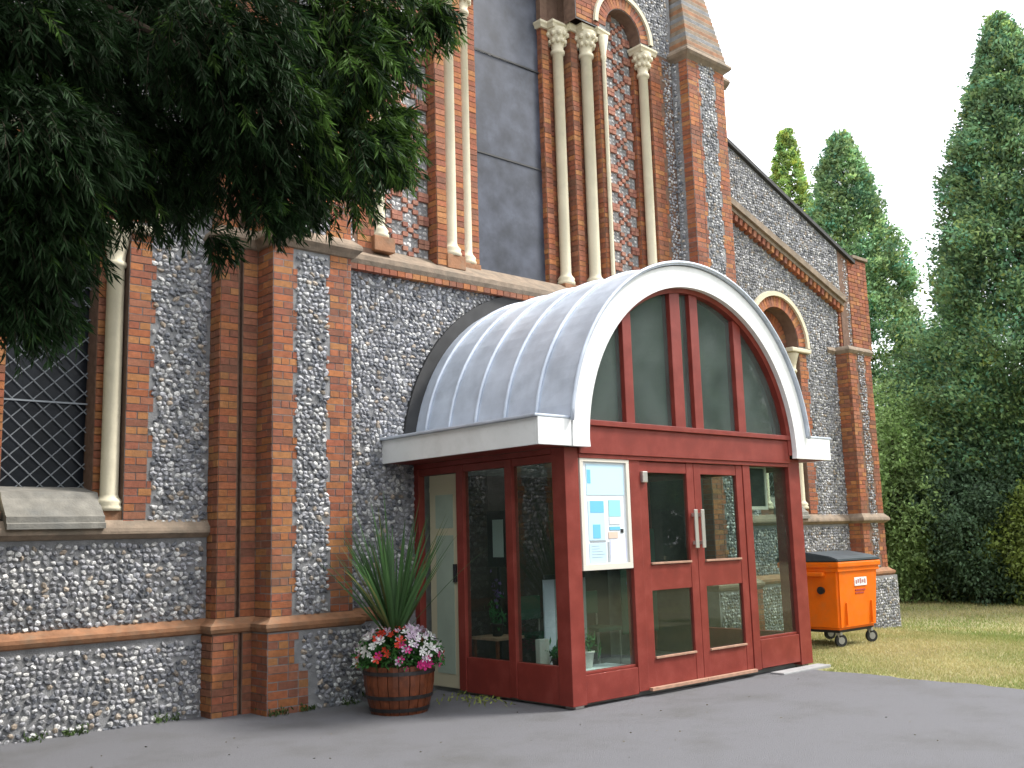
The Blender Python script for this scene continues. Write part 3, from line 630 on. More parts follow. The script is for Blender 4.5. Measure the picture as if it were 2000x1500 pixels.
bx('door_closer', 'steel', P, 8.31, 8.39, YF-.02, YF+.02, 2.22, 2.34, bev=.008)
bm = bmesh.new(); tube(bm, [(7.15+1.9, -.3, 0), (7.15+1.9, -.3, 0.01)], .01); bm.free()
# side walls
for sx, x in ((-1, 7.15), (1, 11.38)):
    a, b = (x, x+.09) if sx < 0 else (x-.09, x)
    for y0, y1 in ((-1.74,-1.63),(-.92,-.80),(-.10,-.003)): pb('side_post', a, b, y0, y1, .04, 2.50)
    for y0, y1 in ((-2.358 if sx < 0 else -2.318,-1.742),(-1.628,-.922)):
        pb('side_rail', a+.008, b-.008, y0, y1, .03, .40); pb('side_rail', a+.008, b-.008, y0, y1, 2.42, 2.50)
        bx('side_pane', 'glass', P, (a+b)/2-.003, (a+b)/2+.003, y0, y1, .40, 2.42, bev=0)
    pb('side_rail', a+.008, b-.008, -.798, -.102, 2.42, 2.50)
    if sx > 0: pb('side_panel', a+.02, b-.02, -.798, -.102, .03, 2.42, 'darkwood')
    pb('head_beam', a, b, -2.358 if sx < 0 else -2.318, -.003, 2.503, 2.56)
    # gutter boards and soffit
    o0, o1 = (6.70, 6.73) if sx < 0 else (11.95, 11.98)
    bx('gutter_board', 'white', P, o0, o1, -2.62, -.003, 2.56, 2.83, bev=.004)
    c0, c1 = (6.73, 7.15) if sx < 0 else (11.38, 11.95); bx('soffit', 'red', P, c0, c1, -2.56, -.003, 2.562, 2.585, bev=0)
    # lead gutter lining
    c0, c1 = (6.66, 7.16) if sx < 0 else (11.42, 12.02)
    bx('lead_flashing', 'lead', P, c0, c1, -2.66, -.003, 2.832, 2.862, bev=.01)
# arched white fascia with returned feet
cx, cz, ri, ro = 9.29, 2.60, 1.88, 2.125
pts = []
N = 56
for i in range(N+1): a = math.pi*i/N; pts.append((cx+ro*math.cos(a), cz+ro*math.sin(a)))
outer = [p for p in pts if p[1] > 2.83]
inner = [(cx+ri*math.cos(math.pi*i/N), cz+ri*math.sin(math.pi*i/N)) for i in range(N+1)]
inner = [p for p in inner if p[1] > 2.60]
bm = bmesh.new()
oa = [(11.415, 2.56)] + [(cx+ro*math.cos(t), cz+ro*math.sin(t)) for t in np.linspace(.02, math.pi-.02, 56)] + [(7.165, 2.56)]
ia = [(11.16, 2.56)] + [(cx+ri*math.cos(t), cz+ri*math.sin(t)) for t in np.linspace(.02, math.pi-.02, 56)] + [(7.42, 2.56)]
for y0 in (-2.66, -2.61):
    pass
fo = [[bm.verts.new((p[0], y, p[1])) for p in L_] for y in (-2.665, -2.60) for L_ in (oa, ia)]
n = len(oa)
for i in range(n-1):
    bm.faces.new((fo[0][i], fo[0][i+1], fo[1][i+1], fo[1][i])); bm.faces.new((fo[2][i], fo[2][i+1], fo[3][i+1], fo[3][i]))
    bm.faces.new((fo[0][i], fo[0][i+1], fo[2][i+1], fo[2][i])); bm.faces.new((fo[1][i], fo[1][i+1], fo[3][i+1], fo[3][i]))
for i in (0, n-1): bm.faces.new((fo[0][i], fo[1][i], fo[3][i], fo[2][i]))
bmesh.ops.recalc_face_normals(bm, faces=bm.faces); obj('arched_fascia', bm, 'white', P)
bx('fascia_foot', 'white', P, 6.70, 7.162, -2.655, -2.622, 2.56, 2.83, bev=.003); bx('fascia_foot', 'white', P, 11.418, 11.98, -2.655, -2.622, 2.56, 2.83, bev=.003)
# tympanum: red inner arch, mullions, panes
bm = bmesh.new(); N = 48; prs = []
for i in range(N+1):
    a = math.pi*i/N; prs.append([bm.verts.new((cx+r_*math.cos(a), y_, cz+r_*math.sin(a))) for r_, y_ in ((1.90,-2.60),(1.83,-2.58),(1.83,-2.42),(1.90,-2.42))])
for a, b in zip(prs, prs[1:]):
    for k in range(4): bm.faces.new((a[k], a[(k+1) % 4], b[(k+1) % 4], b[k]))
obj('arch_frame', bm, 'red', P)
mul = [(8.10,8.24),(8.93,9.11),(9.29,9.44),(10.12,10.27)]
for a, b in mul:
    zt = cz+math.sqrt(1.86**2-((a+b)/2-cx)**2); pb('mullion', a, b, -2.56, -2.44, 2.852, zt-.005)
ed = [7.45]+[v for p in mul for v in p]+[11.12]
for k in range(0, 10, 2):
    a, b = ed[k], ed[k+1]; bm = bmesh.new(); xs = np.linspace(a, b, 12)
    top = [(x, max(2.87, cz+math.sqrt(max(0, 1.85**2-(x-cx)**2)))) for x in xs]
    prism(bm, [(a, 2.85), (b, 2.85)]+top[::-1], 'y', -2.502, -2.496); obj('arch_pane', bm, 'glassdark', P)
# barrel roof: lead bays and rolls, inner ceiling
RR = 2.155
ysb = [-2.70, -2.16, -1.66, -1.17, -.70, -.26, -.002]
def arc_sheet(name, m, y0, y1, r0, r1, t0=.115, t1=math.pi-.115, N=44, sag=0):
    bm = bmesh.new(); rows = []; g = np.random.default_rng(int(abs(y0)*100))
    for i in range(N+1):
        a = t0+(t1-t0)*i/N; wv = sag*math.sin(a*7+y0*5)
        rows.append([bm.verts.new((cx+r_*math.cos(a), y_, cz+r_*math.sin(a))) for r_, y_ in ((r0,y0),(r1+wv,y0),(r1+sag*g.normal(),(y0+y1)/2),(r1+wv,y1),(r0,y1))])
    for a, b in zip(rows, rows[1:]):
        for k in range(5): bm.faces.new((a[k], a[(k+1) % 5], b[(k+1) % 5], b[k]))
    bm.faces.new(rows[0]); bm.faces.new(rows[-1][::-1]); bmesh.ops.recalc_face_normals(bm, faces=bm.faces)
    return obj(name, bm, m, P, smooth=False)
for a, b in zip(ysb, ysb[1:]): arc_sheet('roof_sheet', 'lead', a+.002, b-.002, RR-.02, RR+.0, sag=.0025)
for y in ysb[1:-1]:
    bm = bmesh.new(); N = 44; pts = [(cx+(RR+.012)*math.cos(t), y, cz+(RR+.012)*math.sin(t)) for t in np.linspace(.115, math.pi-.115, N)]
    tube(bm, pts, .024, 8); obj('roof_roll', bm, 'lead', P, smooth=True)
bm = bmesh.new(); tube(bm, [(cx+(RR+.006)*math.cos(t), -2.69, cz+(RR+.006)*math.sin(t)) for t in np.linspace(.1, math.pi-.1, 48)], .022, 8); obj('roof_edge', bm, 'lead', P, smooth=True)
arc_sheet('wall_flashing', 'leaddark', -.05, -.004, RR+.0, RR+.16)
arc_sheet('ceiling', 'inner', -2.41, -.01, RR-.06, RR-.03)
# ragged mortar fillets over the crown are left to the flashing; interior floor
bx('porch_floor', 'floor', P, 7.24, 11.29, -2.43, -.005, 0.0, .04, bev=0)
for x in np.arange(7.26, 11.2, .40):
    bx('doormat_strip', 'leaddark', P, x, x+.38, -2.30, -1.60, .0405, .05, bev=.002)
# pale inner door leaf seen through the side glazing
dl = bx('side_door', 'cream2', P, 7.17, 7.21, -.795, -.285, .05, 2.41, bev=.005, label='pale green and cream side door with black lock')
bx('door_panel', 'paleg', dl, 7.164, 7.169, -.72, -.40, .2, 1.72, bev=.001); bx('door_panel', 'paleg', dl, 7.164, 7.169, -.72, -.40, 1.80, 2.18, bev=.001)
bx('lock', 'black', dl, 7.145, 7.168, -.775, -.725, 1.20, 1.40, bev=.004); bx('door_rail', 'cream2', dl, 7.160, 7.1695, -.79, -.29, 2.22, 2.27, bev=.002)
# ---- things in and at the porch
nb = root('notice_board', 'cream framed notice board of pale blue posters hung beside the porch doors', 'notice board', (7.77, -2.53, 1.32))
bm = bmesh.new()
for a in ((7.37,8.12,1.32,1.38),(7.37,8.12,2.42,2.47),(7.37,7.42,1.38,2.42),(8.07,8.12,1.38,2.42)): box(bm, a[0], a[1], -2.545, -2.512, a[2], a[3], .004)
obj('frame', bm, 'hand', nb); bx('backing', 'paper', nb, 7.415, 8.075, -2.52, -2.512, 1.375, 2.425, bev=0)
for n_, m, x0, x1, z0, z1 in (('poster','lblue',7.48,8.05,2.08,2.40),('poster','blue',7.49,7.54,2.20,2.34),('poster','lblue',7.49,7.73,1.62,2.02),('poster','blue',7.52,7.72,1.90,2.02),('poster','blue',7.55,7.66,1.64,1.78),
    ('poster','teal',7.80,7.98,1.86,2.03),('poster','paper',7.80,7.97,1.78,1.85),('poster','blue',7.80,7.96,1.72,1.755),('poster','peach',7.78,7.92,1.635,1.70),('poster','lilac',7.80,8.05,1.39,1.62),('poster','lblue',7.49,7.74,1.39,1.59),('poster','grey',7.765,7.785,1.39,1.60),('poster','grey',7.51,7.74,1.605,1.617),('clip','black',7.97,8.01,1.69,1.73)):
    k = random.uniform(0, .0012); bx(n_, m, nb, x0, x1, -2.5245-k*.3-(.0022 if (z1-z0) < .15 else 0), -2.5205, z0, z1, bev=0)
for i in range(5): bx('text_line', 'grey', nb, 7.52, 7.62+random.uniform(0,.1), -2.5262, -2.5251, 1.56-i*.028, 1.564-i*.028, bev=0)
# framed notice standing on the inner wall
fn = root('framed_notice', 'white sheet in a black frame behind the left side glass of the porch', 'notice', (7.75, -.9, 1.5))
bx('frame', 'black', fn, 7.60, 7.63, -1.15, -.80, 1.35, 1.98, bev=.004); bx('sheet', 'paper', fn, 7.594, 7.599, -1.08, -.90, 1.46, 1.88, bev=0)
bx('stand', 'black', fn, 7.60, 7.63, -1.0, -.95, .04, 1.35, bev=.003)
# pots
def pot(name, x, y, z, r, h, m, label, leafy=(.04,.16,.05), lh=.22, flower=None, group=None):
    t = root(name, label, 'potted plant', (x, y, z))
    bm = bmesh.new(); lathe(bm, [(r*.68, z), (r*.75, z+.01), (r, z+h), (r*1.08, z+h), (r*1.08, z+h-.02), (r*.95, z+h-.02)], x, y, 18); obj('pot', bm, m, t, smooth=True)
    n = 60; V, F_, Cc = leaves(np.array([x, y, z+h])+RNG.normal(0, 1, (n, 3))*np.array([r*.7, r*.7, lh*.35])+np.array([0,0,lh*.4]), RNG.normal(0,1,(n,3))+np.array([0,0,1.2]), .11, .03, np.array(leafy), .25)
    obj('foliage', npmesh('foliage', V, F_, Cc), 'leaf', t)
    if flower is not None:
        n = 26; V, F_, Cc = leaves(np.array([x, y, z+h+lh*1.6])+RNG.normal(0, 1, (n, 3))*np.array([r*.5, r*.5, lh*.4]), RNG.normal(0,1,(n,3)), .05, .04, np.array(flower), .2)
        obj('blossom', npmesh('blossom', V, F_, Cc), 'petal', t)
    return t
pot('potted_plant', 7.66, -2.25, .33, .085, .17, 'pot', 'white pot with a small green plant behind the glass under the notice board')
pot('potted_plant', 7.55, -1.95, .30, .07, .12, 'hoop', 'dark pot plant nearest the corner behind the side glass', lh=.15)
pot('flowering_plant', 7.50, -1.05, .60, .07, .14, 'hoop', 'purple flowered pot plant behind the first side pane', flower=(.18,.10,.30))
def table(x0, x1, y0, y1, h, m, label, top='timber'):
    t = root('side_table', label, 'table', ((x0+x1)/2, (y0+y1)/2, .04))
    bx('tabletop', top, t, x0, x1, y0, y1, h-.03, h, bev=.004)
    for x in (x0+.02, x1-.05):
        for y in (y0+.02, y1-.05): bx('leg', m, t, x, x+.03, y, y+.03, .04, h-.03, bev=.002)
def add_pale_slats():  # pale slats added to brighten the dark lower pane
    t = root('brightening_slats', 'pale grey slats added to brighten the pane under the notice board', 'screen', (7.8, -1.8, .04))
    for k in range(4): bx('pale_slat', 'grey' if k % 2 else 'lilac', t, 7.50+k*.17, 7.655+k*.17, -1.82+.03*(k % 2), -1.80+.03*(k % 2), .05, 1.22, bev=.004)
    bx('top_rail', 'black', t, 7.48, 8.18, -1.86, -1.83, 1.22, 1.27, bev=.006)
add_pale_slats()
ws = root('window_shelf', 'narrow white shelf carrying a small pot under the notice board pane', 'shelf', (7.78, -2.3, .04))
bx('shelf_board', 'paper', ws, 7.46, 8.10, -2.42, -2.12, .30, .33, bev=.003); bx('leg', 'rim', ws, 7.5, 7.53, -2.3, -2.27, .04, .30, bev=0); bx('leg', 'rim', ws, 8.02, 8.05, -2.3, -2.27, .04, .30, bev=0)
table(7.32, 7.72, -1.25, -.80, .60, 'wood', 'small dark table under the purple flowers in the porch'); table(7.30, 7.70, -2.08, -1.80, .30, 'wood', 'low shelf table with white box inside the porch corner')
bx2 = bx('storage_box', 'pot', None, 7.34, 7.48, -1.90, -1.83, .30, .62, bev=.01); bx2['label'] = 'white upright box on the low table behind the side glass'; bx2['category'] = 'box'
# chairs inside
def chair(x, y, label):
    t = root('stacking_chair', label, 'chair', (x, y, .04), 'chairs inside the porch')
    bx('seat', 'chairf', t, x-.22, x+.22, y-.22, y+.2, .46, .51, bev=.015); bx('backrest', 'chairf', t, x-.22, x+.22, y+.2, y+.235, .66, .95, bev=.012)
    for a in (-.2, .2):
        for b in (-.19, .215):
            bm = bmesh.new(); tube(bm, [(x+a, y+b, .04), (x+a, y+b, .95 if b > 0 else .47)], .011, 6); obj('leg', bm, 'steel', t)
chair(8.7, -.45, 'green cloth chair against the inner wall left of centre'); chair(9.75, -.45, 'green cloth chair against the inner wall right of centre')
# banner hanging inside behind the right pane
bn = root('wall_banner', 'green banner with a red and blue floral motif behind the right hand pane', 'banner', (10.7, -2.3, 1.0))
bx('cloth', 'tape', bn, 10.36, 11.10, -.32, -.31, .35, 1.75, bev=0)
for k in range(26):
    a = k*.9; r_ = .04+.011*k; m = ('tred','tblue','tpink')[k % 3]
    x, z = 10.75+r_*math.cos(a)*.8, 1.15+r_*math.sin(a); bm = bmesh.new(); bmesh.ops.create_uvsphere(bm, u_segments=10, v_segments=5, radius=1, matrix=Matrix.Translation((x, -.325, z)) @ Matrix.Rotation(a, 4, 'Y') @ Matrix.Diagonal((.075, .012, .035, 1)))
    obj('petal_motif', bm, m, bn)
pf = root('framed_picture', 'pale framed dark picture hanging high behind the right hand pane', 'picture', (10.75, -.3, 1.9))
bm = bmesh.new()
for a in ((10.42,10.86,1.93,1.97),(10.42,10.46,1.97,2.44),(10.82,10.86,1.97,2.44),(10.42,10.86,2.44,2.47)): box(bm, a[0], a[1], -2.40, -2.37, a[2], a[3], .003)
obj('frame', bm, 'hand', pf); bx('picture', 'darkglass', pf, 10.46, 10.82, -2.385, -2.38, 1.97, 2.44, bev=0)

# threshold slab
sb = bmesh.new(); box(sb, 10.42, 11.44, -2.76, -2.57, -.03, .022, .012); s_ = obj('doorstep', sb, 'slab'); s_['label'] = 'pale stone slab at the foot of the right hand porch pane'; s_['category'] = 'step'

# ------------------------------------------------------------ planter
bc = (6.06, -1.20)
pl = root('barrel_planter', 'half barrel planter of white, red and pink bedding flowers with a spiky palm', 'planter', (bc[0], bc[1], 0))
def brad(z): return .275+.075*math.sin(min(1, z/.46)*math.pi*.62)
NS = 20
for i in range(NS):
    a0, a1 = 2*math.pi*i/NS+.012, 2*math.pi*(i+1)/NS-.012; bm = bmesh.new(); rows = []
    for z in np.linspace(.0, .46, 6):
        r_ = brad(z); rows.append([bm.verts.new((bc[0]+q*math.cos(a), bc[1]+q*math.sin(a), z)) for q, a in ((r_,a0),(r_+.004,(a0+a1)/2),(r_,a1),(r_-.025,a1),(r_-.025,a0))])
    for a, b in zip(rows, rows[1:]):
        for k in range(5): bm.faces.new((a[k], a[(k+1) % 5], b[(k+1) % 5], b[k]))
    bm.faces.new(rows[0]); bm.faces.new(rows[-1][::-1]); bmesh.ops.recalc_face_normals(bm, faces=bm.faces); obj('stave', bm, 'wood', pl)
for z0 in (.03, .15, .38):
    bm = bmesh.new(); rg = []
    for i in range(40):
        a = 2*math.pi*i/40; rg.append([bm.verts.new((bc[0]+r_*math.cos(a), bc[1]+r_*math.sin(a), z)) for r_, z in ((brad(z0)+.012,z0),(brad(z0+.035)+.012,z0+.035),(brad(z0+.035),z0+.035),(brad(z0),z0))])
    for i in range(40):
        a, b = rg[i], rg[(i+1) % 40]
        for k in range(4): bm.faces.new((a[k], a[(k+1) % 4], b[(k+1) % 4], b[k]))
    obj('hoop', bm, 'hoop', pl)
bm = bmesh.new(); bmesh.ops.create_cone(bm, cap_ends=True, segments=24, radius1=.31, radius2=.31, depth=.02, matrix=Matrix.Translation((bc[0], bc[1], .43))); obj('compost', bm, 'bark', pl)
def shell(n, R_, zc, hz, zmin=-.25):
    d = RNG.normal(0, 1, (n, 3)); d /= np.linalg.norm(d, axis=1)[:, None]; d = d[d[:, 2] > zmin]; rr = RNG.uniform(.55, 1.05, (len(d), 1))*(1+.12*np.sin(5*np.arctan2(d[:,1:2], d[:,0:1])))
    return np.array([bc[0], bc[1], zc])+d*rr*np.array([R_, R_, hz]), d
pc, dd = shell(2600, .42, .52, .28); V, F_, Cc = leaves(pc, dd+RNG.normal(0,.6,dd.shape), .07, .035, (.045,.15,.03), .35, .2); obj('bedding_foliage', npmesh('bedding_foliage', V, F_, Cc), 'leaf', pl, kind='stuff')
FC = {'w': (.80,.80,.76), 'r': (.62,.05,.02), 'p': (.62,.03,.22), 'l': (.62,.48,.60)}
cents = []
for i in range(250):
    a = RNG.uniform(0, 2*math.pi); e = RNG.uniform(-.25, 1.35); x, y, z = math.cos(a)*math.cos(e), math.sin(a)*math.cos(e), math.sin(e)
    side = x*math.cos(yaw)-y*math.sin(yaw)      # camera right
    if z > .6: t = 'r' if (-.45 < side < .15 and RNG.random() < .85) else ('w' if RNG.random() < .6 else 'l')
    elif z > .15: t = 'w' if (abs(side) > .45 or RNG.random() < .35) else RNG.choice(['p', 'r'])
    else: t = 'p' if side > -.3 and RNG.random() < .7 else RNG.choice(['r', 'w', 'l'])
    if RNG.random() < .12: t = 'l'
    cents.append((np.array([bc[0]+.44*x, bc[1]+.44*y, .52+.31*z]), np.array([x, y, z]), t))
fm = {}
for t, col in FC.items():
    b = []; cc = []
    for k in range(5):
        a0 = 2*math.pi*k/5; pts_ = [(0,0,0)]+[(math.cos(a0+da)*r_, math.sin(a0+da)*r_, h) for da, r_, h in ((-.45,.7,.15),(-.2,1,.3),(.2,1,.3),(.45,.7,.15))]; b += pts_
    me = npmesh('flower', np.array(b)*.040, np.arange(25).reshape(5, 5), np.array(col)); me.materials.append(MT['petal']); fm[t] = me
for c, d, t in cents:
    o = bpy.data.objects.new('flower', fm[t]); SC.collection.objects.link(o); o.parent = pl
    q = Vector(d+RNG.normal(0,.25,3)).to_track_quat('Z', 'Y'); s = RNG.uniform(.75, 1.35)
    o.matrix_local = Matrix.Translation((c[0]-bc[0], c[1]-bc[1], c[2])) @ q.to_matrix().to_4x4() @ Matrix.Scale(s, 4)
# spiky cordyline
cd = root('cordyline', 'spiky green strap leaved palm rising out of the barrel planter', 'plant', (bc[0]-.05, bc[1], .45))
for i in range(92):
    az = RNG.uniform(0, 2*math.pi); el = RNG.uniform(.62, 1.52)**.8; Ln = RNG.uniform(.85, 1.36)*(.72+.4*math.sin(el)); wd = RNG.uniform(.013, .021)
    p = Vector((bc[0]-.05, bc[1], .62+RNG.uniform(0,.12))); d = Vector((math.cos(az)*math.cos(el), math.sin(az)*math.cos(el), math.sin(el))); sd_ = Vector((-math.sin(az), math.cos(az), 0)); bm = bmesh.new(); prev = None; ns = 7; bend = RNG.uniform(.05, .38)*(1.5-el*.6)
    for k in range(ns+1):
        t = k/ns; wv = wd*(math.sin(min(1, t*2.2+.25)*math.pi/2))*(1-t**3)+.0008; up = d.cross(sd_).normalized()
        cur = [bm.verts.new(p-sd_*wv), bm.verts.new(p+up*wv*-.35), bm.verts.new(p+sd_*wv)]
        if prev: bm.faces.new((prev[0], prev[1], cur[1], cur[0])); bm.faces.new((prev[1], prev[2], cur[2], cur[1]))
        prev = cur; p = p+d*(Ln/ns); d = (d+Vector((0,0,-1))*bend*t*.5).normalized()
    me = bpy.data.meshes.new('leaf'); bm.to_mesh(me); bm.free(); a = me.color_attributes.new('Col', 'FLOAT_COLOR', 'POINT'); v = RNG.uniform(.9, 1.7); yl = RNG.random() < .15
    c = np.tile(np.array([.055*v*(2 if yl else 1), .12*v, .04*v, 1], dtype=np.float32), len(me.vertices)); a.data.foreach_set('color', c)
    obj('leaf', me, 'leaf', cd)

# ------------------------------------------------------------ wheelie bin
bnx0, bnx1, bny0, bny1 = 13.20, 14.34, -1.90, -.95
wb = root('wheelie_bin', 'orange four wheeled rubbish bin with dark grey lid on the lawn beside the porch', 'bin', (13.73, -1.4, 0))
bm = bmesh.new()
def taper(z): return .055*(1-(z-.24)/.95)
for (z0, z1) in ((.24, 1.10),):
    lo, hi = taper(z0), taper(z1)
    vs = [bm.verts.new(p) for p in ((bnx0+lo,bny0+lo,z0),(bnx1-lo,bny0+lo,z0),(bnx1-lo,bny1-lo,z0),(bnx0+lo,bny1-lo,z0),(bnx0+hi,bny0+hi,z1),(bnx1-hi,bny0+hi,z1),(bnx1-hi,bny1-hi,z1),(bnx0+hi,bny1-hi,z1))]
    for f in ((0,3,2,1),(4,5,6,7),(0,1,5,4),(1,2,6,5),(2,3,7,6),(3,0,4,7)): bm.faces.new([vs[i] for i in f])
bmesh.ops.bevel(bm, geom=[e for e in bm.edges], offset=.035, segments=3, affect='EDGES'); obj('bin_body', bm, 'orange', wb, smooth=False)
for x in np.linspace(bnx0+.22, bnx1-.22, 4):
    bx('rib', 'orange', wb, x-.012, x+.012, bny0+.012, bny0+.06, .30, .62, bev=.006) if abs(x-13.73) > .3 else None
bx('rim', 'orange', wb, bnx0-.03, bnx1+.03, bny0-.035, bny1+.03, 1.12, 1.20, bev=.02)
bx('rim_skirt', 'orange', wb, bnx0-.01, bnx1+.01, bny0-.012, bny1+.01, 1.06, 1.125, bev=.01)
bx('side_handle', 'orange', wb, bnx0-.07, bnx0+.0, bny0+.2, bny1-.2, 1.0, 1.06, bev=.018)
bm = bmesh.new(); prism(bm, [(bny0-.03,1.205),(bny0-.03,1.235),(bny0+.1,1.28),(-1.4,1.345),(bny1-.1,1.33),(bny1+.05,1.26),(bny1+.05,1.205)], 'x', bnx0-.02, bnx1+.02); bmesh.ops.bevel(bm, geom=list(bm.edges), offset=.012, segments=2, affect='EDGES'); obj('lid', bm, 'lid', wb)
bm = bmesh.new(); bmesh.ops.create_cone(bm, cap_ends=True, segments=18, radius1=.055, radius2=.045, depth=.07, matrix=Matrix.Translation((bnx0+.005, -1.62, .80)) @ Matrix.Rotation(R(90), 4, 'Y')); obj('trunnion', bm, 'black', wb)
bx('label_plate', 'paper', wb, 13.66, 14.0, bny0+.008, bny0+.022, .845, .965, bev=.002)
for i in range(5): bx('label_mark', 'tpink', wb, 13.685+i*.06, 13.725+i*.06, bny0+.005, bny0+.009, .875+.012*(i % 2), .93+.01*(i % 3), bev=0)
bx('label_line', 'tred', wb, 13.68, 13.96, bny0+.014, bny0+.026, .775, .795, bev=0); bx('label_line', 'tred', wb, 13.68, 13.92, bny0+.018, bny0+.028, .735, .75, bev=0)
bx('bin_base', 'black', wb, bnx0+.1, bnx1-.1, bny0+.1, bny1-.1, .20, .245, bev=.004)
for x in (bnx0+.14, bnx1-.14):
    for y in (bny0+.13, bny1-.13):
        wh = bx('wheel_bracket', 'rim', wb, x-.03, x+.03, y-.035, y+.035, .165, .21, bev=.003)
        bm = bmesh.new(); mm = Matrix.Translation((x+.03, y, .09)) @ Matrix.Rotation(R(65), 4, 'Z') @ Matrix.Rotation(R(90), 4, 'Y'); bmesh.ops.create_cone(bm, cap_ends=True, segments=22, radius1=.09, radius2=.09, depth=.045, matrix=mm); obj('wheel', bm, 'rubber', wb)
        bm = bmesh.new(); bmesh.ops.create_cone(bm, cap_ends=True, segments=18, radius1=.05, radius2=.05, depth=.05, matrix=mm); obj('wheel_hub', bm, 'rim', wb)
        for q in (-.03, .03): bm = bmesh.new(); tube(bm, [(x+.0+q, y, .17), (x+.03+q, y, .09)], .010, 5); obj('fork', bm, 'rim', wb)

# ------------------------------------------------------------ ground
def gz(x, y): return -.20*np.clip((x-15)/4, 0, 1)+.10*np.clip((x-20)/8, 0, 1)
bm = bmesh.new(); xs = list(np.linspace(-60, 8, 10))+list(np.linspace(10, 40, 60))+list(np.linspace(44, 140, 10)); ys = list(np.linspace(-120, -12, 10))+list(np.linspace(-10, 40, 30))+list(np.linspace(50, 160, 8))
G = [[bm.verts.new((x, y, float(gz(x, y))-.012)) for y in ys] for x in xs]
for i in range(len(xs)-1):
    for j in range(len(ys)-1): bm.faces.new((G[i][j], G[i+1][j], G[i+1][j+1], G[i][j+1]))
obj('lawn_ground', bm, 'soil', kind='structure', smooth=True)
def edge(y): return 11.05-.06*max(0, -y-3)+.03*math.sin(y*5)+.02*math.sin(y*13)
ys = np.linspace(-30, .3, 240); bm = bmesh.new(); A = [bm.verts.new((-30, y, 0)) for y in ys]; B = [bm.verts.new((edge(y)+RNG.normal(0,.012), y, 0)) for y in ys]
for i in range(len(ys)-1): bm.faces.new((A[i], B[i], B[i+1], A[i+1]))
obj('tarmac', bm, 'asphalt', kind='structure')
# grass blades
def blades(n, xr, yr, h, w_, test=None):
    x = RNG.uniform(*xr, n); y = RNG.uniform(*yr, n)
    if test is not None: k = test(x, y); x, y = x[k], y[k]
    n = len(x); a = RNG.uniform(0, 2*np.pi, n); hh = h*RNG.uniform(.4, 1.3, n); lx, ly = RNG.normal(0, .5, n)*hh, RNG.normal(0, .5, n)*hh
    z = gz(x, y)-.012; p = np.stack([x, y, z], 1); s_ = np.stack([np.cos(a), np.sin(a), 0*a], 1)*w_
    V = np.stack([p-s_, p+s_, p+np.stack([lx, ly, hh], 1)], 1).reshape(-1, 3)
    pn = .5+.5*np.sin(x*.9+1.3*np.sin(y*.7))*np.cos(y*1.1+.8*np.sin(x*1.7)); t = (pn+RNG.normal(0, .28, n)).clip(0, 1)[:, None]
    c = (1-t)*np.array([.20,.27,.065])+t*np.array([.52,.44,.21]); return V, np.arange(3*n).reshape(-1, 3), np.repeat(c*RNG.uniform(.8, 1.2, (n, 1)), 3, 0)
onl = lambda x, y: (x > np.array([edge(v) for v in y])-.02) & ~((y > -.2) & (x < 18.3)) & ~((x < 11.42) & (y > -2.87))
parts = [blades(120000, (10.6, 17), (-7.5, 0), .035, .004, onl), blades(130000, (16, 30), (-9, 12), .05, .008, onl)]
V = np.vstack([p[0] for p in parts]); c = np.vstack([p[2] for p in parts]); Fq = np.arange(len(V)).reshape(-1, 3)
g = obj('grass', npmesh('grass', V, Fq, c), 'grass', kind='stuff'); g['label'] = 'short sun dried lawn grass right of the tarmac'; g['category'] = 'grass'
# weeds and moss at the foot of the walls
n = 1500; x = RNG.uniform(2.0, 7.1, n); y0 = np.where(x < 4.6, .17, np.where(x < 5.04, -.07, np.where(x < 6.15, -.40, -.06)))-np.abs(RNG.normal(0, .05, n))
keep = (np.sin(x*6.3)+np.sin(x*15.1) > .35); x, y0 = x[keep], y0[keep]; n = len(x)
V, F_, Cc = leaves(np.stack([x, y0, np.abs(RNG.normal(0,.025,n))+.01], 1), RNG.normal(0,.5,(n,3))+np.array([0,0,.8]), .05, .016, (.07,.12,.03), .3)
wd = obj('weeds', npmesh('weeds', V, F_, Cc), 'leaf', kind='stuff'); wd['label'] = 'low weeds and moss along the foot of the flint wall'; wd['category'] = 'weeds'
n = 90; V, F_, Cc = leaves(np.stack([RNG.normal(6.93,.12,n), RNG.normal(-1.35,.25,n), np.abs(RNG.normal(0,.02,n))+.012], 1), RNG.normal(0,.5,(n,3))+np.array([0,0,.6]), .06, .02, (.26,.30,.07), .3)
wd = obj('weeds', npmesh('weeds', V, F_, Cc), 'leaf', kind='stuff'); wd['label'] = 'yellow green weeds on the tarmac beside the porch side wall'; wd['category'] = 'weeds'
n = 150; xx = RNG.uniform(1, 11, n); yy = RNG.uniform(-6, -.4, n)
V, F_, Cc = leaves(np.stack([xx, yy, np.full(n, .006)], 1), RNG.normal(0,1,(n,3))*np.array([1,1,.06]), .022, .010, (.15,.12,.07), .4)
wd = obj('fallen_leaves', npmesh('fallen_leaves', V, F_, Cc), 'leaf', kind='stuff'); wd['label'] = 'tiny dry leaf scraps scattered over the tarmac'; wd['category'] = 'leaf litter'

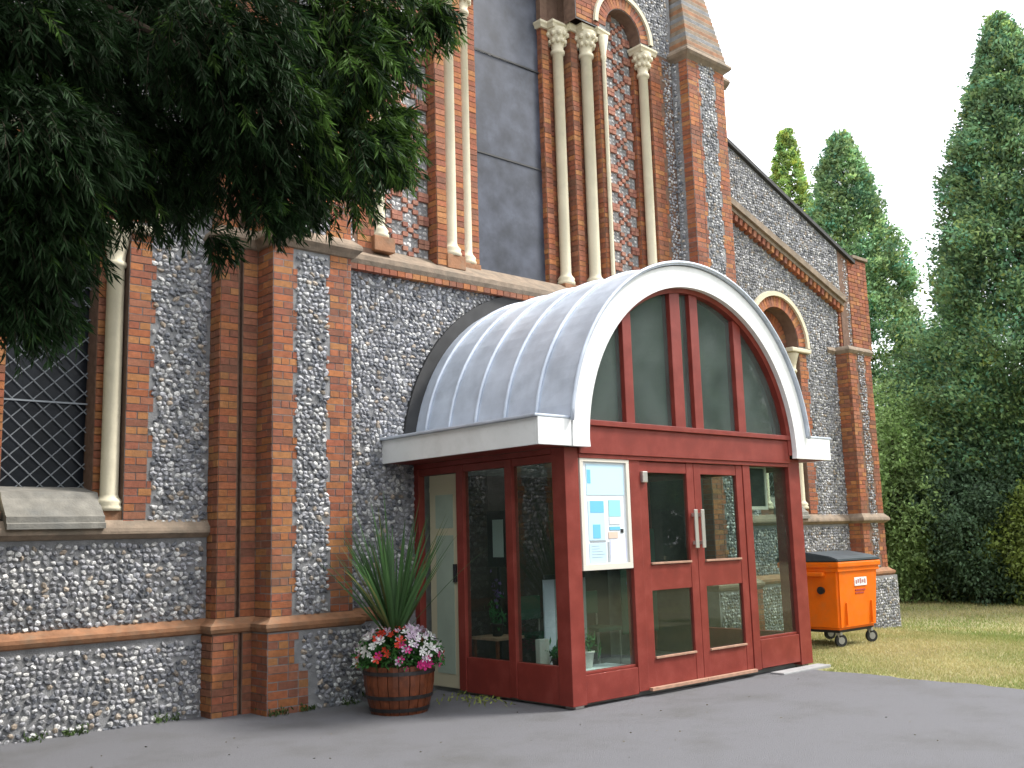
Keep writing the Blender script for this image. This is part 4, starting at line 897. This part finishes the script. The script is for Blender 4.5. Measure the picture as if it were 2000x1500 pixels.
# ------------------------------------------------------------ trees
def noise_r(a, z, s):   # lumpy outline
    return 1+.13*np.sin(3*a+z*.9+s)+.12*np.sin(5*a-z*1.7+2*s)+.10*np.sin(9*a+z*2.9+3*s)+.07*np.sin(2.3*z+s*5)+.07*np.sin(4.6*z+a*2)
def conifer(name, x, y, h, r, label, col, seed, nclump=2600, per=16, ls=.17, base=0.0, power=.75, lean=0, group=None, cat='tree', lw=.5, zb=-.15):
    t = root(name, label, cat, (x, y, zb), group)
    bm = bmesh.new(); tube(bm, [(x, y, zb-.3), (x+.05, y, h*.3), (x+lean*.5, y, h*.6), (x+lean, y, h*.93)], [r*.11+.06, r*.08+.05, r*.05+.03, .015], 9); obj('trunk', bm, 'bark', t)
    bm = bmesh.new()
    for i in range(40):
        z = base+(h-base)*(.08+.8*RNG.random()); a = RNG.uniform(0, 2*np.pi); rr = r*(1-((z-base)/(h-base)))**power*.85+.05
        tube(bm, [(x+lean*z/h, y, z), (x+lean*z/h+rr*.6*math.cos(a), y+rr*.6*math.sin(a), z+rr*.12), (x+lean*z/h+rr*math.cos(a), y+rr*math.sin(a), z-rr*.02)], [.05, .03, .01], 5)
    obj('branches', bm, 'bark', t, kind='stuff')
    u = RNG.random(nclump); zz = base+(h-base)*np.where(RNG.random(nclump) < .42, RNG.random(nclump)**.85*.995, 1-np.sqrt(1-u*.9988)); a = RNG.uniform(0, 2*np.pi, nclump)
    f = ((zz-base)/(h-base)); prof = (1-f)**power*np.minimum(1, .55+f*3.2)
    rad = r*prof*noise_r(a, zz, seed)*RNG.uniform(.55, 1.04, nclump)**.5+.04
    cc = np.stack([x+lean*zz/h+rad*np.cos(a), y+rad*np.sin(a), zz], 1); out = np.stack([np.cos(a), np.sin(a), np.full(nclump, .75)], 1)
    cv = (1+RNG.normal(0, .30, (nclump, 1))).clip(.4, 1.9); hue = RNG.normal(0, .15, (nclump, 1))
    cs = r*.085*(.6+.6*RNG.random((nclump, 1, 1)))*(1-.72*f)[:, None, None]
    P_ = cc[:, None]+np.clip(RNG.normal(0, 1, (nclump, per, 3)), -1.5, 1.5)*cs*np.array([1, 1, .7])+out[:, None]*np.clip(np.abs(RNG.normal(0, .9, (nclump, per, 1))), 0, 1.4)*cs
    D = out[:, None]*.9+RNG.normal(0, .65, (nclump, per, 3)); colr = np.repeat((np.array(col)*cv*(1+hue*np.array([1.2, .2, -1])))[:, None], per, 1).reshape(-1, 3)
    V, F_, Cc = leaves(P_.reshape(-1, 3), D.reshape(-1, 3), ls, ls*lw, colr, .18, .12)
    obj('crown', npmesh('crown', V, F_, Cc), 'leaf', t, kind='stuff')
    return t
conifer('conifer_tree', 32.1, 10.1, 16.7, 2.6, 'slim yellow green conifer farthest away, top just above the sloping parapet', (.30,.42,.12), 1, 4200, 20, .15, power=.8)
conifer('conifer_tree', 28.35, 5.85, 14.1, 3.1, 'blue green conical conifer between the slim conifer and the tall right hand one', (.24,.38,.18), 2, 7400, 20, .145, power=.74)
conifer('conifer_tree', 26.9, .2, 15.2, 3.05, 'tallest dark conifer at the right edge of the view', (.19,.31,.145), 4, 8200, 20, .15, base=2.6, power=.82)
conifer('conifer_tree', 27.3, -2.9, 9.0, 3.0, 'broad mid green conifer half cut off by the right edge, beyond the tallest one', (.20,.35,.16), 6, 3600, 18, .15, base=.5, power=.6)
def bush(name, x, y, h, r, label, col, seed, n=1100, per=16, ls=.15, lw=.6, cat='shrub'):
    t = root(name, label, cat, (x, y, -.15)); bm = bmesh.new()
    for i in range(7):
        a = RNG.uniform(0, 2*np.pi); rr = r*RNG.uniform(.2, .6); tube(bm, [(x, y, -.3), (x+rr*.4*math.cos(a), y+rr*.4*math.sin(a), h*.4), (x+rr*math.cos(a), y+rr*math.sin(a), h*.8)], [.06, .04, .012], 6)
    obj('stems', bm, 'bark', t)
    d = RNG.normal(0, 1, (n, 3)); d /= np.linalg.norm(d, axis=1)[:, None]; a = np.arctan2(d[:,1], d[:,0]); rr = (RNG.uniform(.45, 1.03, n)**.5*noise_r(a, d[:,2]*3, seed))[:, None]
    cc = np.array([x, y, h*.48])+d*rr*np.array([r, r, h*.52]); cv = (1+RNG.normal(0, .22, (n, 1))).clip(.4, 1.8)
    P_ = cc[:, None]+RNG.normal(0, 1, (n, per, 3))*r*.085; D = d[:, None]*.6+RNG.normal(0, .8, (n, per, 3))+np.array([0,0,-.1])
    V, F_, Cc = leaves(P_.reshape(-1, 3), D.reshape(-1, 3), ls, ls*lw, np.repeat((np.array(col)*cv)[:, None], per, 1).reshape(-1, 3), .2, .1)
    obj('crown', npmesh('crown', V, F_, Cc), 'leaf', t, kind='stuff')
bush('leafy_shrub', 24.4, 2.75, 4.9, 1.25, 'tall light green leafy shrub just right of the church corner', (.26,.38,.14), 3, 1500, 20, .11)
bush('leafy_shrub', 25.0, 1.2, 3.3, 1.5, 'dark rounded shrub in front of the tallest conifer', (.10,.17,.09), 5, 1500, 20, .11)
bush('leafy_shrub', 25.0, -.55, 2.7, 1.4, 'yellow green shrub low at the right edge of the view', (.22,.29,.065), 8, 1300, 20, .11)
bush('leafy_shrub', 26.0, -1.4, 5.6, 1.7, 'mid green shrub cut by the right edge above the yellow one', (.17,.29,.14), 9, 1500, 20, .12)
bush('leafy_shrub', 26.0, 4.6, 3.2, 2.0, 'dark shrub at the hedge foot behind the church corner', (.07,.13,.07), 11, 1200, 18, .12)
bush('leafy_shrub', 26.3, .4, 4.2, 1.5, 'blue green shrub between the dark shrub and the yellow one', (.12,.21,.12), 12, 1200, 18, .12)
# low rough undergrowth along the lawn edge
n = 9000; yy = RNG.uniform(-9, 12, n); xx = 25.4+RNG.normal(0, .45, n)+.3*np.sin(yy*1.7); zz = np.abs(RNG.normal(0, .33, n))+.0
V, F_, Cc = leaves(np.stack([xx, yy, zz-.1], 1), RNG.normal(0,.7,(n,3))+np.array([0,0,.9]), .17, .05, (.09,.12,.045), .35)
u = obj('undergrowth', npmesh('undergrowth', V, F_, Cc), 'leaf', kind='stuff'); u['label'] = 'rough undergrowth along the far edge of the lawn'; u['category'] = 'undergrowth'
# dense belt of trees behind (reads as one mass)
n = 5200; yy = RNG.uniform(-14, 22, n); xx = 33+RNG.normal(0, 1.0, n); zz = RNG.uniform(0, 1, n)**.8*(5.2+1.3*np.sin(yy*.55)+.6*np.sin(yy*1.9))
P_ = np.stack([xx, yy, zz], 1)[:, None]+RNG.normal(0, .35, (n, 12, 3)); cv = (1+RNG.normal(0, .25, (n, 1))).clip(.4, 1.6)
V, F_, Cc = leaves(P_.reshape(-1, 3), RNG.normal(0,.8,(n*12,3))+np.array([-.4,0,.3]), .32, .20, np.repeat((np.array([.03,.065,.03])*cv)[:, None], 12, 1).reshape(-1, 3), .2)
u = obj('woodland', npmesh('woodland', V, F_, Cc), 'leaf', kind='stuff'); u['label'] = 'dark belt of woodland behind the conifers'; u['category'] = 'woodland'
# trees across the drive, behind the camera (seen in the glass)
src = [o for o in bpy.data.objects if o.name == 'conifer_tree.002'][0]
def copy_tree(src, loc, label, sc=1):
    c = src.copy(); SC.collection.objects.link(c); c.location = loc; c.scale = (sc, sc, sc); c['label'] = label; c['group'] = 'trees outside the view'
    for ch in src.children:
        d = ch.copy(); SC.collection.objects.link(d); d.parent = c; d.matrix_parent_inverse = ch.matrix_parent_inverse.copy()
for k, (x, y, sc, lb) in enumerate(((14, -20, .9, 'conifer across the drive reflected in the porch doors'), (21, -22, 1.0, 'conifer across the drive farther right, seen in the arch glass'), (28, -23, .95, 'third conifer across the drive, seen in the arch glass'), (35, -25, 1.1, 'fourth conifer across the drive, seen in the arch glass'), (42, -27, 1.1, 'last conifer across the drive, seen in the arch glass'))):
    copy_tree(src, (x, y, -.1), lb, sc)

for k, (x, y, sc, lb) in enumerate(((-7, 3, .8, 'unseen conifer added for shade beyond the left aisle of the church'), (-9, -4, .9, 'unseen conifer added for shade left of the camera'), (-6.5, -11, .8, 'unseen conifer added for shade behind the camera to the left'))):  # unseen conifers added to darken the left-facing returns
    copy_tree(src, (x, y, -.1), lb, sc)
src3 = [o for o in bpy.data.objects if o.name == 'conifer_tree.001'][0]
for x, y, sc, lb in ((-3.6, -.9, .9, 'dense conifer added for shade close to the left aisle, outside the view'), (-4.6, -4.6, 1.0, 'dense conifer added for shade behind the overhanging evergreen, outside the view'), (-4.4, -9.5, .9, 'dense conifer added for shade left of the camera, outside the view')):  # nearer unseen trees, added to block sky light from the left
    copy_tree(src3, (x, y, -.1), lb, sc)
src2 = [o for o in bpy.data.objects if o.name == 'leafy_shrub.004'][0]
for k, (x, y, sc, lb) in enumerate(((-3.4, -1.2, 1.5, 'large dark unseen shrub added for shade left of the overhanging evergreen'), (-4.0, -5.0, 1.6, 'large dark unseen shrub added for shade behind the overhanging evergreen'), (-3.6, -9.2, 1.4, 'large dark unseen shrub added for shade left of the camera'))):  # unseen shrubs added to shade the left faces and tarmac
    copy_tree(src2, (x, y, -.1), lb, sc)
n = 3600; xx = RNG.uniform(2, 62, n); yy = -27-xx*.08+RNG.normal(0, .8, n); zz = RNG.uniform(0, 1, n)*(6.3+1.0*np.sin(xx*.5))
P_ = np.stack([xx, yy, zz], 1)[:, None]+RNG.normal(0, .4, (n, 8, 3)); cv = (1+RNG.normal(0, .25, (n, 1))).clip(.4, 1.6)
V, F_, Cc = leaves(P_.reshape(-1, 3), RNG.normal(0,.8,(n*8,3)), .45, .32, np.repeat((np.array([.05,.09,.045])*cv)[:, None], 8, 1).reshape(-1, 3), .2)
u = obj('hedge', npmesh('hedge', V, F_, Cc), 'leaf', kind='stuff'); u['label'] = 'tall hedge across the drive, seen only in the glass'; u['category'] = 'hedge'
# ---- overhanging evergreen, close to the camera on the left
oh = root('overhanging_evergreen', 'dark evergreen tree whose drooping boughs fill the top left corner', 'tree', (-1.6, -4.2, 0))
bm = bmesh.new(); tube(bm, [(-1.6,-4.2,-.2),(-1.55,-4.25,1.5),(-1.4,-4.4,3.2),(-1.3,-4.5,5.5),(-1.3,-4.5,8.5)], [.42,.34,.28,.22,.08], 14); obj('trunk', bm, 'bark', oh)
CL = [(1.00,-6.11,3.46,0.35),(1.45,-5.76,3.79,0.43),(1.59,-6.38,3.56,0.37),(2.12,-6.11,3.87,0.33),(2.21,-6.45,3.84,0.23),(0.98,-6.26,3.03,0.26),(1.37,-5.86,3.29,0.26),(1.73,-5.80,3.44,0.33),(1.79,-6.37,3.31,0.26),(2.17,-6.21,3.49,0.22),(1.03,-6.12,2.79,0.20),(1.05,-5.96,2.59,0.15),(1.12,-6.00,2.90,0.12),(1.54,-5.70,3.14,0.13),(1.80,-5.55,3.24,0.14),(1.84,-6.11,3.17,0.16),(2.03,-6.15,3.21,0.13),(2.28,-6.05,3.33,0.13),(2.15,-6.54,3.22,0.12),(2.25,-6.52,3.36,0.07),(2.25,-6.50,3.21,0.06),(2.09,-6.56,3.54,0.15),(2.33,-6.69,3.78,0.07),(1.88,-5.71,3.00,0.04),(2.12,-6.07,3.10,0.05),(2.33,-6.14,3.17,0.05),(1.88,-6.25,3.00,0.06),(1.08,-6.02,4.05,0.50),(1.66,-6.06,4.33,0.55),(2.30,-6.25,4.45,0.39),(0.70,-5.95,3.38,0.39),(0.80,-5.82,2.98,0.29)]
HI = [(.4,-5.2,4.6,1.0),(1.6,-5.4,5.0,.9),(-.6,-4.8,4.2,1.1),(.3,-6.6,4.9,.8),(1.5,-6.9,5.1,.7),(-1.2,-5.6,5.4,1.2),(.2,-5.4,6.0,1.2),(-1.3,-3.2,5.0,1.4),(-2.4,-5.0,5.4,1.4),(-1.2,-4.4,7.0,1.5),(-1.3,-4.5,8.6,1.0)]
for k, (x, y, z, r_) in enumerate(CL[:12]+CL[27:30]+HI[:6]):
    s0 = Vector((-1.4, -4.4, 3.2+ (k % 5)*.45)); e = Vector((x, y, z+r_*.3)); mid = (s0+e)/2+Vector((0, 0, .35)); bm = bmesh.new()
    tube(bm, [s0, s0.lerp(mid, .5)+Vector((0,0,.05)), mid, mid.lerp(e, .5)+Vector((0,0,.03)), e], [.07,.05,.035,.022,.008], 7); obj('bough', bm, 'bark', oh)
TW = []; LV = []; LD = []; LC = []
def spray(p, d, L, n=34):
    pts = []; q = np.array(p, float); d = d/np.linalg.norm(d)
    for k in range(7):
        pts.append(q.copy()); d = d+np.array([0,0,-.16])+RNG.normal(0,.05,3); d /= np.linalg.norm(d); q = q+d*L/6
    pts = np.array(pts); TW.append(pts)
    t = RNG.random(n)*6; i = np.minimum(t.astype(int), 5); fr = (t-i)[:, None]; b = pts[i]*(1-fr)+pts[i+1]*fr; ax = pts[i+1]-pts[i]; ax /= np.linalg.norm(ax, axis=1)[:, None]
    sd_ = np.cross(ax, np.array([.3,.2,1.])+RNG.normal(0,.5,(n,3))); sd_ /= np.linalg.norm(sd_, axis=1)[:, None]; sd_ *= RNG.choice([-1, 1], (n, 1))
    dr = ax*.9+sd_*.75+np.array([0,0,-.25]); dr /= np.linalg.norm(dr, axis=1)[:, None]
    LV.append(b+dr*.028); LD.append(dr)
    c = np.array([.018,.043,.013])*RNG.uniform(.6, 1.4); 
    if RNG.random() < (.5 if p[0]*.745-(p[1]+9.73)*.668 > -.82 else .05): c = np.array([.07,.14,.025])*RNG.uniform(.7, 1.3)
    LC.append(np.repeat([c], n, 0))
for j, (x, y, z, r_) in enumerate(CL):
    m = int((38 if r_ > .055 else 14)+2300*r_**2) if j < 27 else int(500*r_**2+60)
    if j in (5, 10, 11, 30, 31): m = int(m*2.2)
    for k in range(m):
        d = RNG.normal(0, 1, 3); d /= np.linalg.norm(d); p = np.array([x, y, z])+d*r_*RNG.uniform(.1, .85)*np.array([1, 1, .85])
        o_ = np.array([x+1.5, y+4.4, 0]); o_ /= np.linalg.norm(o_); spray(p, o_*.5+d*.6+np.array([0,0,-.35]), RNG.uniform(.10, .22)*(1 if r_ > .1 else .8), 26)
for x, y, z, r_ in HI:
    for k in range(int(260*r_**2)):
        d = RNG.normal(0, 1, 3); d /= np.linalg.norm(d); spray(np.array([x, y, z])+d*r_*RNG.uniform(.3, 1), d+np.array([0,0,-.3]), RNG.uniform(.3, .5), 24)
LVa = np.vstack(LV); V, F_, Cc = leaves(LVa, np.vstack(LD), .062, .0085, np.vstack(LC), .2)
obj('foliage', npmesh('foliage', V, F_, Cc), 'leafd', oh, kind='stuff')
# broad leafy mass high up (keeps the underside in shade)
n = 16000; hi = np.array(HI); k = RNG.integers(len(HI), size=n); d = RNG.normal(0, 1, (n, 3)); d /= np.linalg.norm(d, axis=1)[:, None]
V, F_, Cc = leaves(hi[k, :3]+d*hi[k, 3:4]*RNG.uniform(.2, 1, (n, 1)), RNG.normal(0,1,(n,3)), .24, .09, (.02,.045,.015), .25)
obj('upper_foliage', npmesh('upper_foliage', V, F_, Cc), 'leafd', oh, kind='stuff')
bm = bmesh.new(); Vt, Ft = [], []
for pts in TW:
    b0 = len(Vt)
    for i, p in enumerate(pts): r_ = .0016*(1-i/8); Vt += [p+np.array([r_, 0, 0]), p+np.array([-r_*.5, r_*.8, 0]), p+np.array([-r_*.5, -r_*.8, 0])]
    for i in range(len(pts)-1):
        for q in range(3): Ft.append((b0+3*i+q, b0+3*i+(q+1) % 3, b0+3*i+3+(q+1) % 3, b0+3*i+3+q))
bm.free(); obj('twigs', npmesh('twigs', np.array(Vt), np.array(Ft)), 'bark', oh, kind='stuff')
print('needles', len(LVa), 'objects', len(bpy.data.objects))
